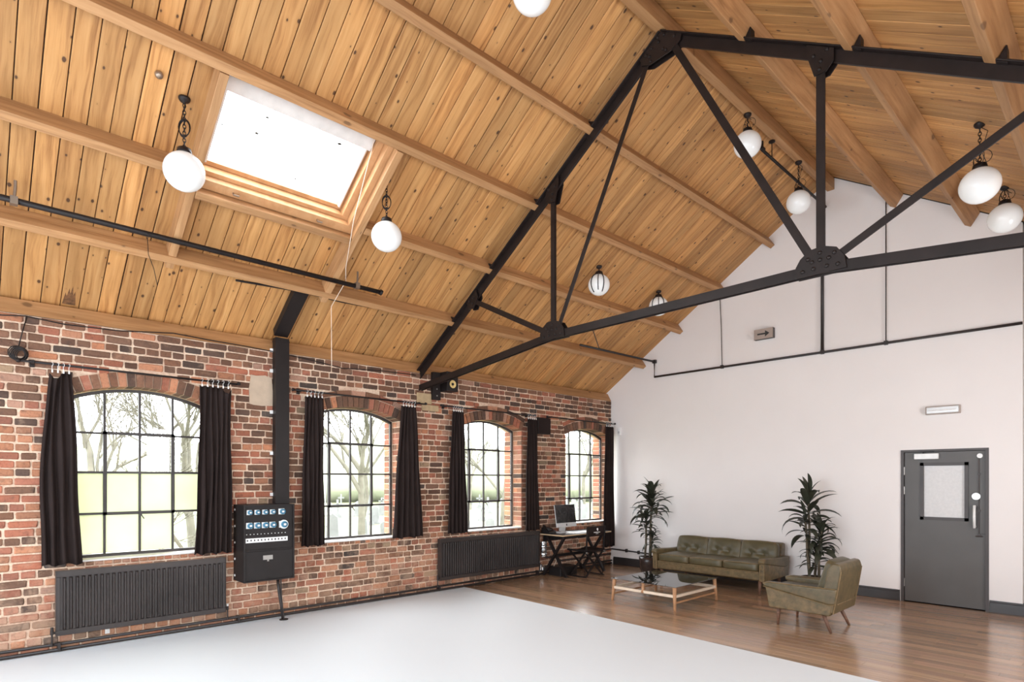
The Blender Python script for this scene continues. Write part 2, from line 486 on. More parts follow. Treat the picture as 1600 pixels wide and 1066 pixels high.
def brick_mesh(k):
    """unit brick: y 0..1, z 0..1 (scaled per object), front face near x=0, worn and chipped edges"""
    rnd = random.Random(k)
    u = lambda a, b: rnd.uniform(a, b)
    cy = [u(.015, .06) for _ in range(4)]; cz = [u(.06, .26) for _ in range(4)]
    ring = [(cy[0], u(-.03, .05)), (.5, u(-.05, .05)), (1-cy[1], u(-.03, .05)), (1+u(-.02, .01), cz[1]), (1+u(-.015, .01), 1-cz[2]),
            (1-cy[2], 1+u(-.05, .03)), (.5, 1+u(-.06, .04)), (cy[3], 1+u(-.05, .03)), (u(-.01, .02), 1-cz[3]), (u(-.01, .015), cz[0])]
    n = len(ring)
    mid = [(-.008+u(-.002, .002), y, z) for y, z in ring]
    back = [(-.022, y, z) for y, z in ring]
    fr = [(u(-.0015, .0025), y+(.5-y)*u(.05, .09), z+(.5-z)*u(.16, .30)) for y, z in ring]
    vs = back+mid+fr; fs = []
    for a in (0, n):
        for i in range(n): fs.append((a+i, a+(i+1) % n, a+n+(i+1) % n, a+n+i))
    fs.append(tuple(range(2*n, 3*n)))
    return vs, fs
BV = [brick_mesh(k) for k in range(12)]
BM = []
for k, (vs, fs) in enumerate(BV):
    mb = MB(); mb.add(vs, fs); BM.append(mb.mesh('brick', M['brick']))
HC = 3.24/40
cand = []                                 # (y0, z0, length, height, depth push)
def halfw(z0, z1, ring):
    if z1 < ZS: return 0
    zsp = ZCROWN-RISE; r = RA+ring
    zt = ZC+r*math.cos(ANG)
    if z0 >= ZC+r: return 0
    if z1 <= zsp: return HW
    if z0 < zt:
        return max(HW+(min(z1, zt)-zsp)*math.tan(ANG), math.sqrt(max(0, r*r-(max(z0, zt)-ZC)**2)) if z1 > zt else 0)
    return math.sqrt(max(0, r*r-(z0-ZC)**2))
for i in range(40):
    z0 = i*HC; z1 = z0+HC
    header = (i % 4 == 1)
    forb = []
    for wi, c in enumerate(WC):
        ring = RING+(0.075 if wi else 0.0)
        zm = (z0+z1)/2
        h = halfw(zm-0.012, zm+0.012, ring) if z1 > ZCROWN-RISE+.02 else halfw(z0+0.004, z1-0.002, ring)
        if i == 10: h = HW
        if h > 0: forb.append((c-h, c+h))
    y = 0.05-random.random()*0.2
    if i % 2: y += 0.112
    while y < L:
        far = (y > 2.4)
        ln = 0.108 if header else random.choice([0.226]*5+[0.108, 0.108, 0.17]) if not far else (random.choice([0.108, 0.226, 0.226, 0.16]))
        ln += random.uniform(-0.008, 0.006)
        a, b = y, min(y+ln, L-0.004)
        y += ln+random.uniform(0.011, 0.018)
        segs = [(a, b)]
        for (fa, fb) in forb:
            new = []
            for (p, q) in segs:
                if q <= fa or p >= fb: new.append((p, q)); continue
                if p < fa: new.append((p, min(q, fa)))
                if q > fb: new.append((max(p, fb), q))
            segs = new
        for (p, q) in segs:
            if q-p < 0.035: continue
            jamb = any(abs(p-fb) < 1e-6 or abs(q-fa) < 1e-6 for fa, fb in forb)
            cand.append((p, z0+0.007+random.uniform(-.003, .003), q-p, HC-0.0145+random.uniform(-.004, .003), 0, jamb))
for c in WC:                              # thin header course below each sill
    y = c-HW
    while y < c+HW-0.03:
        cand.append((y, 10*HC+0.006, 0.066, 0.036, 0, False)); y += 0.078
def hidden(y0, z0, ln):
    y1, z1 = y0+ln, z0+0.07
    for (a, b, cc, d) in ((0.72, 2.26, .17, .79), (0.60, 0.85, .86, 2.7), (2.0, 2.35, .87, 2.7), (2.40, 3.1, .5, 1.39), (2.84, 3.03, 1.4, 3.24), (3.2, 3.46, .87, 2.7)):
        if y0 > a-0.02 and y1 < b+0.05 and z0 > cc and z1 < d: return True
    return y1 < 0.30 or z0 < 0.08
order = sorted([k for k in range(len(cand)) if not hidden(*cand[k][:3])], key=lambda k: (cand[k][0]+cand[k][2]*0.5)-3.2*cand[k][2])
single = set(order[:252])
courses = MB()
for k, (y0, z0, ln, hh, dx, jamb) in enumerate(cand):
    col = brick_col(y0, z0); px = random.uniform(-0.004, 0.004)
    if k in single:
        o = inst('brick', random.choice(BM), wall)
        o.location = (px, y0, z0); o.scale = (1, ln, hh); o.color = col
    else:
        vs, fs = random.choice(BV)
        courses.add([(v[0]+px, y0+v[1]*ln, z0+v[2]*hh) for v in vs], fs, col)
# reveals at the right-hand jamb of each opening: brick faces in alternating course depth
for c in WC:
    for side in (-1, 1):
        for i in range(11, 32):
            z0 = i*HC
            if z0 < ZS: continue
            yj = c+side*HW
            for (xa, xb) in (((-0.205, -0.004),) if i % 2 else ((-0.098, -0.004), (-0.205, -0.108))):
                col = brick_col(1.0, 1.0) if random.random() < 0.6 else brick_col(5.0, 2.0)
                a, b = sorted((yj-side*0.006, yj+side*0.03))
                courses.box((xa, a, z0+0.006), (xb, b, min(z0+HC-0.006, ZCROWN-RISE)), col)
            # outer reveal beyond the iron frame
            a, b = sorted((yj-side*0.006, yj+side*0.03))
            courses.box((-TW-0.01, a, z0+0.006), (-0.255, b, z0+HC-0.006), brick_col(1.0, 1.0))
# arch rings
def ring_bricks(c, r0, r1, step, singles):
    n = int(2*ANG*r0/step)
    for k in range(n):
        a0 = -ANG+2*ANG*k/n; a1 = -ANG+2*ANG*(k+1)/n
        g = 0.006/r0
        a0 += g; a1 -= g
        rr1 = r1+random.uniform(-.006, .003); x1 = random.uniform(.003, .008)
        P4 = [(c+r0*math.sin(a0), ZC+r0*math.cos(a0)), (c+r0*math.sin(a1), ZC+r0*math.cos(a1)), (c+rr1*math.sin(a1), ZC+rr1*math.cos(a1)), (c+rr1*math.sin(a0), ZC+rr1*math.cos(a0))]
        col = brick_col(1.0, 3.0) if random.random() < .6 else brick_col(5, 1.5)
        if singles:
            mb = MB(); mb.prism(P4, 'x', -0.2, x1)
            o = mb.build('brick', M['brick'], wall); o.color = col
        else:
            courses.prism(P4, 'x', -0.2, x1, col)
for wi, c in enumerate(WC):
    ring_bricks(c, RA-0.004, RA+RING-0.01, 0.072, wi < 2)
    if wi: ring_bricks(c, RA+RING+0.002, RA+RING+0.066, 0.20, False)
cb = courses.build('brick_courses', M['brick_far'], wall); cb['kind'] = 'stuff'
pt = MB(); pt.prism([(2.56, 2.58), (2.60, 2.57), (2.70, 2.565), (2.83, 2.575), (2.835, 2.72), (2.82, 2.91), (2.74, 2.935), (2.64, 2.92), (2.575, 2.925), (2.555, 2.76)], 'x', -0.012, 0.009)
pt.build('plaster_patch', M['patch'], wall)['label'] = 'grey plaster patch beside the black trunking'
for (a, b, c2, d) in ((4.93, 5.19, 2.80, 2.955), (5.02, 5.32, 2.70, 2.79)):
    ps = MB(); ps.box((-0.02, a, c2), (0.012, b, d)); ps.build('padstone', M['stone'], wall, bevel=0.008)
# ---- windows
def make_window(k, c):
    fr = MB()
    x0, x1 = -0.245, -0.212
    hw = HW-0.012; t = 0.03
    outer = [(c+y, z-0.01) for y, z in arch(hw, RA)]
    inner = [(c+y*(hw-t)/hw, z-0.01-t) for y, z in arch(hw, RA)]
    zb = ZS+0.012
    fr.box((x0, c-hw, zb), (x1, c-hw+t, outer[0][1])); fr.box((x0, c+hw-t, zb), (x1, c+hw, outer[0][1]))
    fr.box((x0, c-hw+t, zb), (x1, c+hw-t, zb+t))
    for i in range(len(outer)-1):
        fr.prism([outer[i], outer[i+1], inner[i+1], inner[i]], 'x', x0, x1)
    w = fr.build('window_%d' % k, M['winframe'])
    order = ('nearest', 'second', 'third', 'last')
    txt = ('arched iron window with milky lower panes, above the near radiator', 'arched iron window between the power panel and the truss foot',
           'arched iron window above the far radiator', 'arched iron window behind the computer desk')[k-1]
    tag(w, txt, 'window', kind='structure')
    ys = [c-0.32, c, c+0.32]; zs = [1.323, 1.755, 2.165]
    ztop = lambda y: ZC+math.sqrt(RA*RA-(y-c)**2)-0.03
    for y in ys:
        mb = MB(); mb.box((-0.242, y-0.011, zb+t), (-0.216, y+0.011, ztop(y))); mb.build('glazing_bar', M['winframe'], w)
    for z in zs:
        mb = MB(); mb.box((-0.240, c-hw+t, z-0.011), (-0.218, c+hw-t, z+0.011)); mb.build('glazing_bar', M['winframe'], w)
    # opening casement over the four middle panes
    cs = MB()
    a, b, d, e = c-0.335, c+0.335, 1.305, 2.185
    for lo, hi in (((a, d), (a+0.034, e)), ((b-0.034, d), (b, e)), ((a, d), (b, d+0.032)), ((a, e-0.03), (b, e))):
        cs.box((-0.214, lo[0], lo[1]), (-0.198, hi[0], hi[1]))
    s = cs.build('casement_sash', M['winframe'], w)
    hd = MB(); hd.box((-0.198, c-0.01, d-0.015), (-0.165, c+0.012, d+0.03)); hd.tube([(-0.17, c, d), (-0.16, c+0.03, d-0.05)], 0.006, 6)
    hd.build('handle', M['winframe'], s)
    yy = [c-hw+t]+ys+[c+hw-t]; zz = [zb+t]+zs+[None]
    for i in range(4):
        for j in range(4):
            ya, yb = yy[i]+0.008, yy[i+1]-0.008; za = zz[j]+0.008
            if j < 3: poly = [(ya, za), (yb, za), (yb, zz[j+1]-0.008), (ya, zz[j+1]-0.008)]
            else: poly = [(ya, za), (yb, za)]+[(yb+(ya-yb)*q/4, ztop(yb+(ya-yb)*q/4)-0.006) for q in range(5)]
            mb = MB(); mb.prism(poly, 'x', -0.232, -0.228)
            fro = (k == 1 and j < 2 and not (i == 3 and j == 0))
            p = mb.build('pane', M['frosted'] if fro else M['glass'], w)
            if fro: p['label'] = 'milky pale green obscured pane'
    sl = MB(); sl.box((-0.26, c-HW-0.0, ZS-0.005), (0.004, c+HW+0.0, ZS+0.012)); sl.build('window_sill', M['sillpaint'], w, bevel=0.003)
for k, c in enumerate(WC): make_window(k+1, c)

# ---- white gable wall with a doorway
DX0, DX1, DZ = 4.975, 5.935, 2.085
wx1 = 6.262
wm = MB()
wm.prism([(-TW, -0.3), (DX0, -0.3), (DX0, zl(RX)-SR*(DX0-RX)), (RX, RZ), (-TW, zl(-TW))], 'y', L, L+0.3)
wm.prism([(DX0, DZ), (DX1, DZ), (DX1, zr(DX1)), (DX0, zr(DX0))], 'y', L, L+0.3)
wm.prism([(DX1, -0.3), (wx1, -0.3), (wx1, zr(wx1)), (DX1, zr(DX1))], 'y', L, L+0.3)
wm.prism([(wx1-0.3, -0.3), (wx1, -0.3), (wx1, zr(wx1)), (wx1-0.3, zr(wx1-0.3))], 'y', L+0.3, L+1.0)
wm.prism([(wx1-0.3, -0.3), (XR+0.3, -0.3), (XR+0.3, zr(XR+0.3)), (wx1-0.3, zr(wx1-0.3))], 'y', L+1.0, L+1.2)
tag(wm.build('wall_back', M['white_wall']), 'plain white painted gable wall behind the sofa', 'wall', kind='structure')
mb = MB()
for (a, b) in ((YB, -2.5), (-0.85, 0.15), (1.65, 3.3), (4.5, 6.5), (7.9, L+1.2)):
    mb.prism([(a, -0.3), (b, -0.3), (b, 3.75), (a, 3.75)], 'x', XR, XR+0.3)
for (a, b) in ((-2.5, -0.85), (0.15, 1.65), (3.3, 4.5), (6.5, 7.9)):  # unseen openings put in to let more sky light into the room
    mb.prism([(a, -0.3), (b, -0.3), (b, 0.9), (a, 0.9)], 'x', XR, XR+0.3)
    mb.prism([(a, 2.9), (b, 2.9), (b, 3.75), (a, 3.75)], 'x', XR, XR+0.3)
tag(mb.build('wall_right', M['side_brick']), 'brown brick side wall with openings added for light, opposite the brickwork', 'wall', kind='structure')
mb = MB(); mb.prism([(-TW, -0.3), (XR+0.3, -0.3), (XR+0.3, zr(XR+0.3)), (RX, RZ), (-TW, zl(-TW))], 'y', YB-0.3, YB)
tag(mb.build('wall_front', M['outside_wall']), 'white end wall facing the gable wall', 'wall', kind='structure')

# ---- ceiling: boards on two slopes, split where the skylight interrupts them
ceil = thing('ceiling', 'pitched ceiling of varnished knotty pine boards', 'ceiling', kind='structure')
SKX0, SKX1, SKY0, SKY1 = 1.36, 2.27, 1.585, 3.115      # skylight well in plan
dk = MB()
def slab(x0, x1, y0, y1, zf, t0=0.022, t1=0.10):
    dk.add([(x0, y0, zf(x0)+t0), (x1, y0, zf(x1)+t0), (x1, y1, zf(x1)+t0), (x0, y1, zf(x0)+t0),
            (x0, y0, zf(x0)+t1), (x1, y0, zf(x1)+t1), (x1, y1, zf(x1)+t1), (x0, y1, zf(x0)+t1)],
           [(0, 3, 2, 1), (4, 5, 6, 7), (0, 1, 5, 4), (1, 2, 6, 5), (2, 3, 7, 6), (3, 0, 4, 7)])
slab(-TW-.1, SKX0, YB-.3, L+.3, zl); slab(SKX1, RX, YB-.3, L+.3, zl)
slab(SKX0, SKX1, YB-.3, SKY0, zl); slab(SKX0, SKX1, SKY1, L+.3, zl)
slab(RX, XR+.3, YB-.3, L+1.2, zr)
dk.build('roof_deck', M['deck'], ceil)
def plank_mesh(ln, w=0.148):
    mb = MB(); b = 0.004; h = w/2
    sec = [(-h, 0.022), (-h, b), (-h+b, 0), (h-b, 0), (h, b), (h, 0.022)]
    mb.prism(sec, 'x', 0, ln)
    return mb.mesh('plank', M['plank'], fix=True)
_pm = {}
def plank(x_at, z_at, y, sgn, slope, ln, tint, wscale=1.0):
    key = (round(ln, 3))
    if key not in _pm: _pm[key] = plank_mesh(ln)
    ux = Vector((sgn, 0, -sgn*slope if False else slope)).normalized()
    uy = Vector((0, 1, 0)) if sgn > 0 else Vector((0, -1, 0))
    uz = ux.cross(uy)
    Mx = Matrix(((ux.x, uy.x, uz.x, x_at), (ux.y, uy.y, uz.y, y), (ux.z, uy.z, uz.z, z_at), (0, 0, 0, 1)))
    o = inst('plank', _pm[key], ceil, Mx @ Matrix.Diagonal((1, wscale, 1, 1)))
    o.color = tint
def tint():
    j = random.uniform(0.76, 1.10); k = random.uniform(-.03, .03)
    return (j, j*(1+k), j*(1+2*k), 1)
cl = math.sqrt(1+SL*SL); cr = math.sqrt(1+SR*SR)
y = -0.9
PW = 0.1525
while y < L-0.02:
    ws = random.uniform(0.955, 1.0)
    w = min(PW, L-y)
    yc = y+PW/2
    if yc < L-0.01:
        if SKY0-0.02 < yc < SKY1+0.02:
            plank(-0.15, zl(-0.15), yc, 1, SL, (SKX0+0.15)*cl, tint(), ws)
            plank(SKX1, zl(SKX1), yc, 1, SL, (RX-SKX1)*cl, tint(), ws)
        elif random.random() < 0.25:
            xm = random.choice([0.74, 1.52, 2.34, 3.16])
            plank(-0.15, zl(-0.15), yc, 1, SL, (xm+0.15-0.001)*cl, tint(), ws)
            plank(xm, zl(xm), yc, 1, SL, (RX-xm)*cl, tint(), ws)
        else:
            plank(-0.15, zl(-0.15), yc, 1, SL, (RX+0.15)*cl, tint(), ws)
    y += PW
y = 2.2
while y < L-0.02:
    yc = y+PW/2
    if yc < L-0.01: plank(XR, zr(XR), yc, -1, SR, (XR-RX)*cr, tint(), random.uniform(0.965, 1.01))
    y += PW

st = MB(); pts = []
for (a, b) in ((.0, .790), (.05, .795), (.14, .805), (.10, .818), (.20, .832), (.13, .842), (.23, .856), (.12, .868), (.17, .880), (.06, .892), (.0, .898)):
    a = a*.9-.10; q = Vector((a, b, zl(a)))+Vector((SL, 0, -1)).normalized()*0.0012; pts.append(q)
st.add(pts, [tuple(range(len(pts)))])
st.build('burn_stain', simple('dark_stain', srgb(104, 70, 42), 0.9, 0, 0.5, 25), ceil, fix=False)['label'] = 'dark burn stain at the foot of a board'
# ---- floors
fl = MB(); fl.box((-TW, 5.60, -0.3), (XR+.3, L+1.2, -0.022))
floor = fl.build('floor', M['deck']); tag(floor, 'brown oak strip floor under the seating area', 'floor', kind='structure')
bmesh_board = MB(); bmesh_board.prism([(-0.5, -0.021), (0.5, -0.021), (0.5, -0.012), (0.488, 0), (-0.488, 0), (-0.5, -0.012)], 'x', 0, 1.0)
BME = bmesh_board.mesh('floor_board', M['floorboard'], fix=True)
# local X is the grain, so scale only the width; a few lengths share meshes
BL = {}
for ln in (0.5, 0.8, 1.1, 1.4):
    mb = MB(); mb.prism([(-0.5, -0.021), (0.5, -0.021), (0.5, -0.003), (0.49, 0), (-0.49, 0), (-0.5, -0.003)], 'x', 0, ln-0.0015)
    BL[ln] = mb.mesh('floor_board', M['floorboard'], fix=True)
yw = 0.128
y = 5.60
while y < L+0.9:
    x = 0.02-random.choice([0, .2, .4, .6])
    while x < (7.9 if y < L else 0):
        ln = random.choice([0.8, 1.1, 1.1, 1.4, 1.4])
        o = inst('floor_board', BL[ln], floor)
        o.location = (x, y+yw/2, 0); o.scale = (1, yw-0.0012, 1)
        j = random.uniform(0.72, 1.15); o.color = (j, j*random.uniform(.96, 1.02), j*random.uniform(.92, 1.02), 1)
        x += ln
    y += yw
    if y > L-0.01: break
sf = MB(); sf.prism([(0.03, YB), (XR, YB), (XR, 5.52), (5.75, 5.58), (3.33, 5.72), (0.17, 5.80), (0.03, 5.79)], 'z', -0.005, 0.006)
tag(sf.build('floor_sheet', M['studio_floor']), 'smooth white painted studio floor sheet covering the near half of the room', 'floor sheet', kind='structure')
mb = MB(); mb.box((-TW, YB, -0.3), (XR+.3, 5.60, -0.006)); tag(mb.build('floor_2', M['deck']), 'subfloor below the white floor sheet', 'floor', kind='structure')

# ---- skirting
def skirt(name, boxes, label):
    mb = MB()
    for (x0, x1, y0, y1) in boxes:
        mb.box((x0, y0, 0.0), (x1, y1, 0.125)); mb.box((x0, min(y0+0.008, y1-.002) if y1-y0 < .1 else y0, 0.125), (x1-(0.008 if y1-y0 > .1 else 0), y1, 0.15))
    tag(mb.build(name, M['skirting'], bevel=0.003), label, 'skirting board', kind='structure')
skirt('baseboard_back', [(0.06, DX0-0.012, L-0.022, L)], 'dark grey skirting board between the corner and the door')
skirt('baseboard_right', [(DX1+0.005, wx1+0.02, L-0.022, L), (wx1, wx1+0.022, L, L+1.0)], 'short scuffed grey skirting board right of the door')

# ---- door
mb = MB(); mb.box((DX0-.2, L+0.301, -.3), (DX1+.1, L+0.36, DZ+.3)); tag(mb.build('door_light_block', M['doorframe']), 'unseen dark panel added behind the grey door to block light', 'wall', kind='structure')  # added panel, stops sky light leaking round the door
dr = MB()
dr.box((DX0, L-0.012, 0), (DX0+0.035, L+0.10, DZ)); dr.box((DX1-0.035, L-0.012, 0), (DX1, L+0.10, DZ)); dr.box((DX0+.035, L-0.012, DZ-0.03), (DX1-.035, L+0.10, DZ))
door = dr.build('door_1', M['doorframe']); tag(door, 'dark grey door with a small obscured glass window', 'door', kind='structure')
lx0, lx1 = DX0+0.04, DX1-0.04; ly0, ly1 = L+0.018, L+0.062
lf = MB(); gx0, gx1, gz0, gz1 = 5.225, 5.695, 1.165, 1.878
lf.box((lx0, ly0, 0.012), (gx0, ly1, DZ-0.035)); lf.box((gx1, ly0, 0.012), (lx1, ly1, DZ-0.035))
lf.box((gx0, ly0, 0.012), (gx1, ly1, gz0)); lf.box((gx0, ly0, gz1), (gx1, ly1, DZ-0.035))
leaf = lf.build('door_leaf', M['door'], door)
be = MB()
for lo, hi in (((gx0-.03, gz0-.03), (gx0+.012, gz1+.03)), ((gx1-.012, gz0-.03), (gx1+.03, gz1+.03)), ((gx0-.03, gz0-.03), (gx1+.03, gz0+.012)), ((gx0-.03, gz1-.012), (gx1+.03, gz1+.03))):
    be.box((lo[0], ly0-0.012, lo[1]), (hi[0], ly0+.004, hi[1]))
be.build('glazing_bead', M['doorframe'], leaf)
mb = MB(); mb.box((gx0, ly0+0.015, gz0), (gx1, ly0+0.022, gz1)); mb.build('pane', M['reeded'], leaf)
mb = MB(); mb.box((5.135, ly0-0.055, 1.955), (5.41, ly0, 2.03)); o = mb.build('door_closer', M['white'], leaf, bevel=.006)
mb = MB(); mb.box((5.23, ly0-0.05, 2.03), (5.25, ly0-.03, 2.058)); mb.box((5.21, ly0-0.055, 2.05), (5.36, ly0-.02, 2.06)); mb.build('closer_arm', M['black_metal'], leaf)
mb = MB(); mb.tube([(5.79, ly0, 1.33), (5.79, ly0-.045, 1.345), (5.79, ly0-.05, 1.2), (5.79, ly0-.045, 1.06), (5.79, ly0, 1.075)], 0.017, 8); mb.build('door_handle', M['white'], leaf, smooth=True)
mb = MB(); mb.cyl((5.805, ly0-.022, 1.463), (5.805, ly0, 1.463), 0.045, 20); mb.cyl((5.805, ly0-.034, 1.463), (5.805, ly0-.02, 1.463), 0.02, 12); mb.build('lock_rose', M['steel'], leaf)
mb = MB(); mb.cyl((5.842, ly0-.02, 1.985), (5.842, ly0, 1.985), 0.03, 18); mb.build('bolt_cap', M['white'], leaf)
mb = MB(); mb.cyl((5.833, ly0-.014, 0.97), (5.833, ly0-.014, 1.96), 0.006, 8)
for z in (.97, 1.28, 1.75): mb.box((5.818, ly0-.022, z-.012), (5.848, ly0, z+.012))
mb.cyl((5.80, ly0-.02, .95), (5.87, ly0-.02, .95), 0.008, 8); mb.box((5.855, ly0-.02, .975), (5.90, ly0-.004, .99))
mb.build('slide_bolt', M['doorframe'], leaf)
for z in (0.26, 1.53, 1.80):
    mb = MB(); mb.cyl((lx0-.004, ly0-.008, z-.055), (lx0-.004, ly0-.008, z+.055), 0.008, 8); mb.build('hinge', M['steel'], door)

# ================================================================ ROOF TIMBERS
def beam_obj(name, sec, y0, y1, label, cat='beam', parent=None, group=None):
    """section polygon in (x,z), running along y; grain axis is local X"""
    cx = sum(p[0] for p in sec)/len(sec); cz = sum(p[1] for p in sec)/len(sec)
    mb = MB(); mb.prism([(-(p[0]-cx), p[1]-cz) for p in sec], 'x', 0, y1-y0)
    o = mb.build(name, M['beam'], parent, bevel=0.006)
    o.matrix_local = Matrix.Translation((cx, y0, cz)) @ Matrix.Rotation(PI/2, 4, 'Z')
    if label: tag(o, label, cat, group)
    j = random.uniform(.92, 1.05); o.color = (j, j*.98, j*.95, 1)
    return o
nL = Vector((SL, 0, -1)).normalized()      # into the room
nR = Vector((-SR, 0, -1)).normalized()
uL = Vector((1, 0, SL)).normalized(); uR = Vector((1, 0, -SR)).normalized()
def purlin_sec(x, left, depth=0.18, w=0.078):
    if left: p = Vector((x, 0, zl(x))); a, b = p, p-uL*w; n = nL
    else: p = Vector((x, 0, zr(x))); a, b = p, p-uR*w; n = nR
    a = a; q = [a, a+n*depth, b+n*depth, b]
    return [(v.x, v.z) for v in q]
T = 5.0
o = beam_obj('trim_1', [(0.004, 3.243), (-0.085, 3.40), (-0.25, 3.40), (-0.25, 3.243)], -1.0, L, None)
tag(o, 'long timber wall plate along the top of the brickwork', 'wall plate', kind='structure')
for x, lab in ((0.725, 'lowest purlin of the left roof slope, just above the brick wall'),
               (2.32, 'third purlin up the left slope, along the top of the skylight'),
               (3.141, 'highest purlin of the left slope, below the ridge')):
    beam_obj('purlin', purlin_sec(x, True), -0.8, L-0.002, lab)
for y0, y1, lab in ((-0.8, 1.53, 'cut purlin of the left slope ending left of the skylight'), (3.20, L-.002, 'second purlin of the left slope, right of the skylight')):
    beam_obj('purlin', purlin_sec(1.507, True), y0, y1, lab)
for x, lab in ((5.007, 'purlin nearest the ridge on the right roof slope'), (5.849, 'middle purlin on the right roof slope, behind the two right globes'), (6.70, 'right-hand purlin crossing the top right corner of the view')):
    beam_obj('purlin', purlin_sec(x, False, 0.185), 1.5, L-0.002 if x < 6.2 else L+.9, lab)
beam_obj('ridge_beam', [(RX-0.055, RZ-0.20), (RX+0.045, RZ-0.20), (RX+0.045, RZ-0.03), (RX-0.005, RZ), (RX-0.055, RZ-.037)], 0.5, L-0.002, 'ridge beam along the peak of the boarded roof')
# trimmers and header framing the skylight
def slope_beam(name, x0, x1, y0, y1, depth, label, over=0.0):
    mb = MB()
    ln = (x1-x0)*cl
    mb.prism([(y0, over), (y1, over), (y1, depth), (y0, depth)], 'x', 0, ln)   # local: X up the slope, Y = y, Z into the room
    uz = nL; ux = uL
    Mx = Matrix(((ux.x, 0, uz.x, x0), (0, 1, 0, 0), (ux.z, 0, uz.z, zl(x0)), (0, 0, 0, 1)))
    o = mb.build(name, M['beam'], bevel=0.005); o.matrix_local = Mx
    return tag(o, label, 'beam')
slope_beam('trimmer_beam', 0.60, 2.245, 1.515, 1.585, 0.165, 'sloping trimmer beam on the near side of the skylight')
slope_beam('trimmer_beam', 0.60, 2.245, 3.115, 3.19, 0.175, 'sloping trimmer beam on the far side of the skylight')
p = Vector((SKX0, 0, zl(SKX0)))
sec = [p, p+nL*0.175, p+nL*0.175-uL*0.075, p-uL*0.075]
o = beam_obj('header_beam', [(v.x, v.z) for v in sec], 1.588, 3.112, 'bright header beam below the lower edge of the skylight')

# ---- skylight (window_5)
def sl_pt(x, y, n):                        # point at plan x on the slope, n metres above the boarding
    q = Vector((x, y, zl(x)))-nL*n
    return q
def sl_box(mb, x0, x1, y0, y1, n0, n1):
    vs = [sl_pt(x, y, n) for n in (n0, n1) for (x, y) in ((x0, y0), (x1, y0), (x1, y1), (x0, y1))]
    mb.add(vs, [(0, 3, 2, 1), (4, 5, 6, 7), (0, 1, 5, 4), (1, 2, 6, 5), (2, 3, 7, 6), (3, 0, 4, 7)])
sk = thing('window_5', 'bright rectangular skylight set in the left roof slope', 'skylight', (0, 0, 0), kind='structure')
def lin(x0, x1, y0, y1, n0, n1, name='lining_board', mat='lining'):
    mb = MB(); sl_box(mb, x0, x1, y0, y1, n0, n1); return mb.build(name, M[mat], sk, bevel=.002)
# stepped timber lining: lower edge and far side show their steps
lin(1.365, 1.44, SKY0+.002, SKY1-.002, -0.10, 0.16); lin(1.44, 1.475, SKY0+.03, SKY1-.03, -0.02, 0.16)
lin(2.235, 2.262, SKY0+.002, SKY1-.002, -0.03, 0.16)
lin(1.44, 2.235, SKY0+.002, SKY0+0.028, -0.06, 0.16); lin(1.44, 2.235, SKY1-0.062, SKY1-.002, -0.10, 0.16); lin(1.475, 2.235, SKY1-0.13, SKY1-0.064, -0.02, 0.16)
ya, yb, xa, xb = SKY0+0.03, SKY1-0.132, 1.478, 2.233
mb = MB()
for (x0, x1, y0, y1) in ((xa, xa+.035, ya, yb), (xb-.03, xb, ya, yb), (xa+.035, xb-.03, ya, ya+.03), (xa+.035, xb-.03, yb-.03, yb)):
    sl_box(mb, x0, x1, y0, y1, 0.07, 0.13)
mb.build('sash', M['lining'], sk)
mb = MB(); sl_box(mb, xa+.03, xb-.025, ya+.025, yb-.025, 0.10, 0.106); mb.build('pane', M['glass'], sk)
mb = MB()
sl_box(mb, xb-.15, xb-.03, ya+.015, yb-.01, 0.015, 0.075); sl_box(mb, xa+.03, xb-.03, yb-.045, yb-.03, 0.04, 0.075); sl_box(mb, xa+.03, xb-.03, ya+.03, ya+.045, 0.04, 0.075)
mb.build('blind_cassette', M['blind'], sk)['label'] = 'pale roller blind box along the top edge'
for (fx, fy, r) in ((.72, .30, .010), (.50, .27, .012), (.76, .82, .014), (.86, .62, .006), (.13, .62, .008), (.80, .72, .007), (.45, .05, .007)):
    c0 = sl_pt(xa+.03+fx*(xb-xa-.1), ya+.03+fy*(yb-ya-.06), 0.108)
    mb = MB(); r *= 1.6; mb.lathe([(r, -.001), (r*.8, .002), (0.0005, .003)], 8, Matrix.Translation(c0)); mb.build('dirt_speck', M['deck'], sk)
for y in (1.90, 2.72):
    c0 = sl_pt(1.40, y, -0.10)
    mb = MB(); mb.tube([c0, c0+nL*0.02, c0+nL*0.02+Vector((0, .05, 0))], 0.009, 8); mb.build('catch', M['brass'], sk)
mb = MB(); a = sl_pt(2.2, 2.95, 0.0); mb.tube([a, Vector((1.7, 3.0, 4.35)), Vector((1.15, 3.2, 4.05)), Vector((0.98, 3.29, 3.96)), Vector((0.80, 3.2, 3.69)), Vector((0.81, 3.2, 3.0))], 0.004, 5)
tag(mb.build('pull_cord', M['cord']), 'thin pale cord hanging from the skylight past the second window', 'cord')

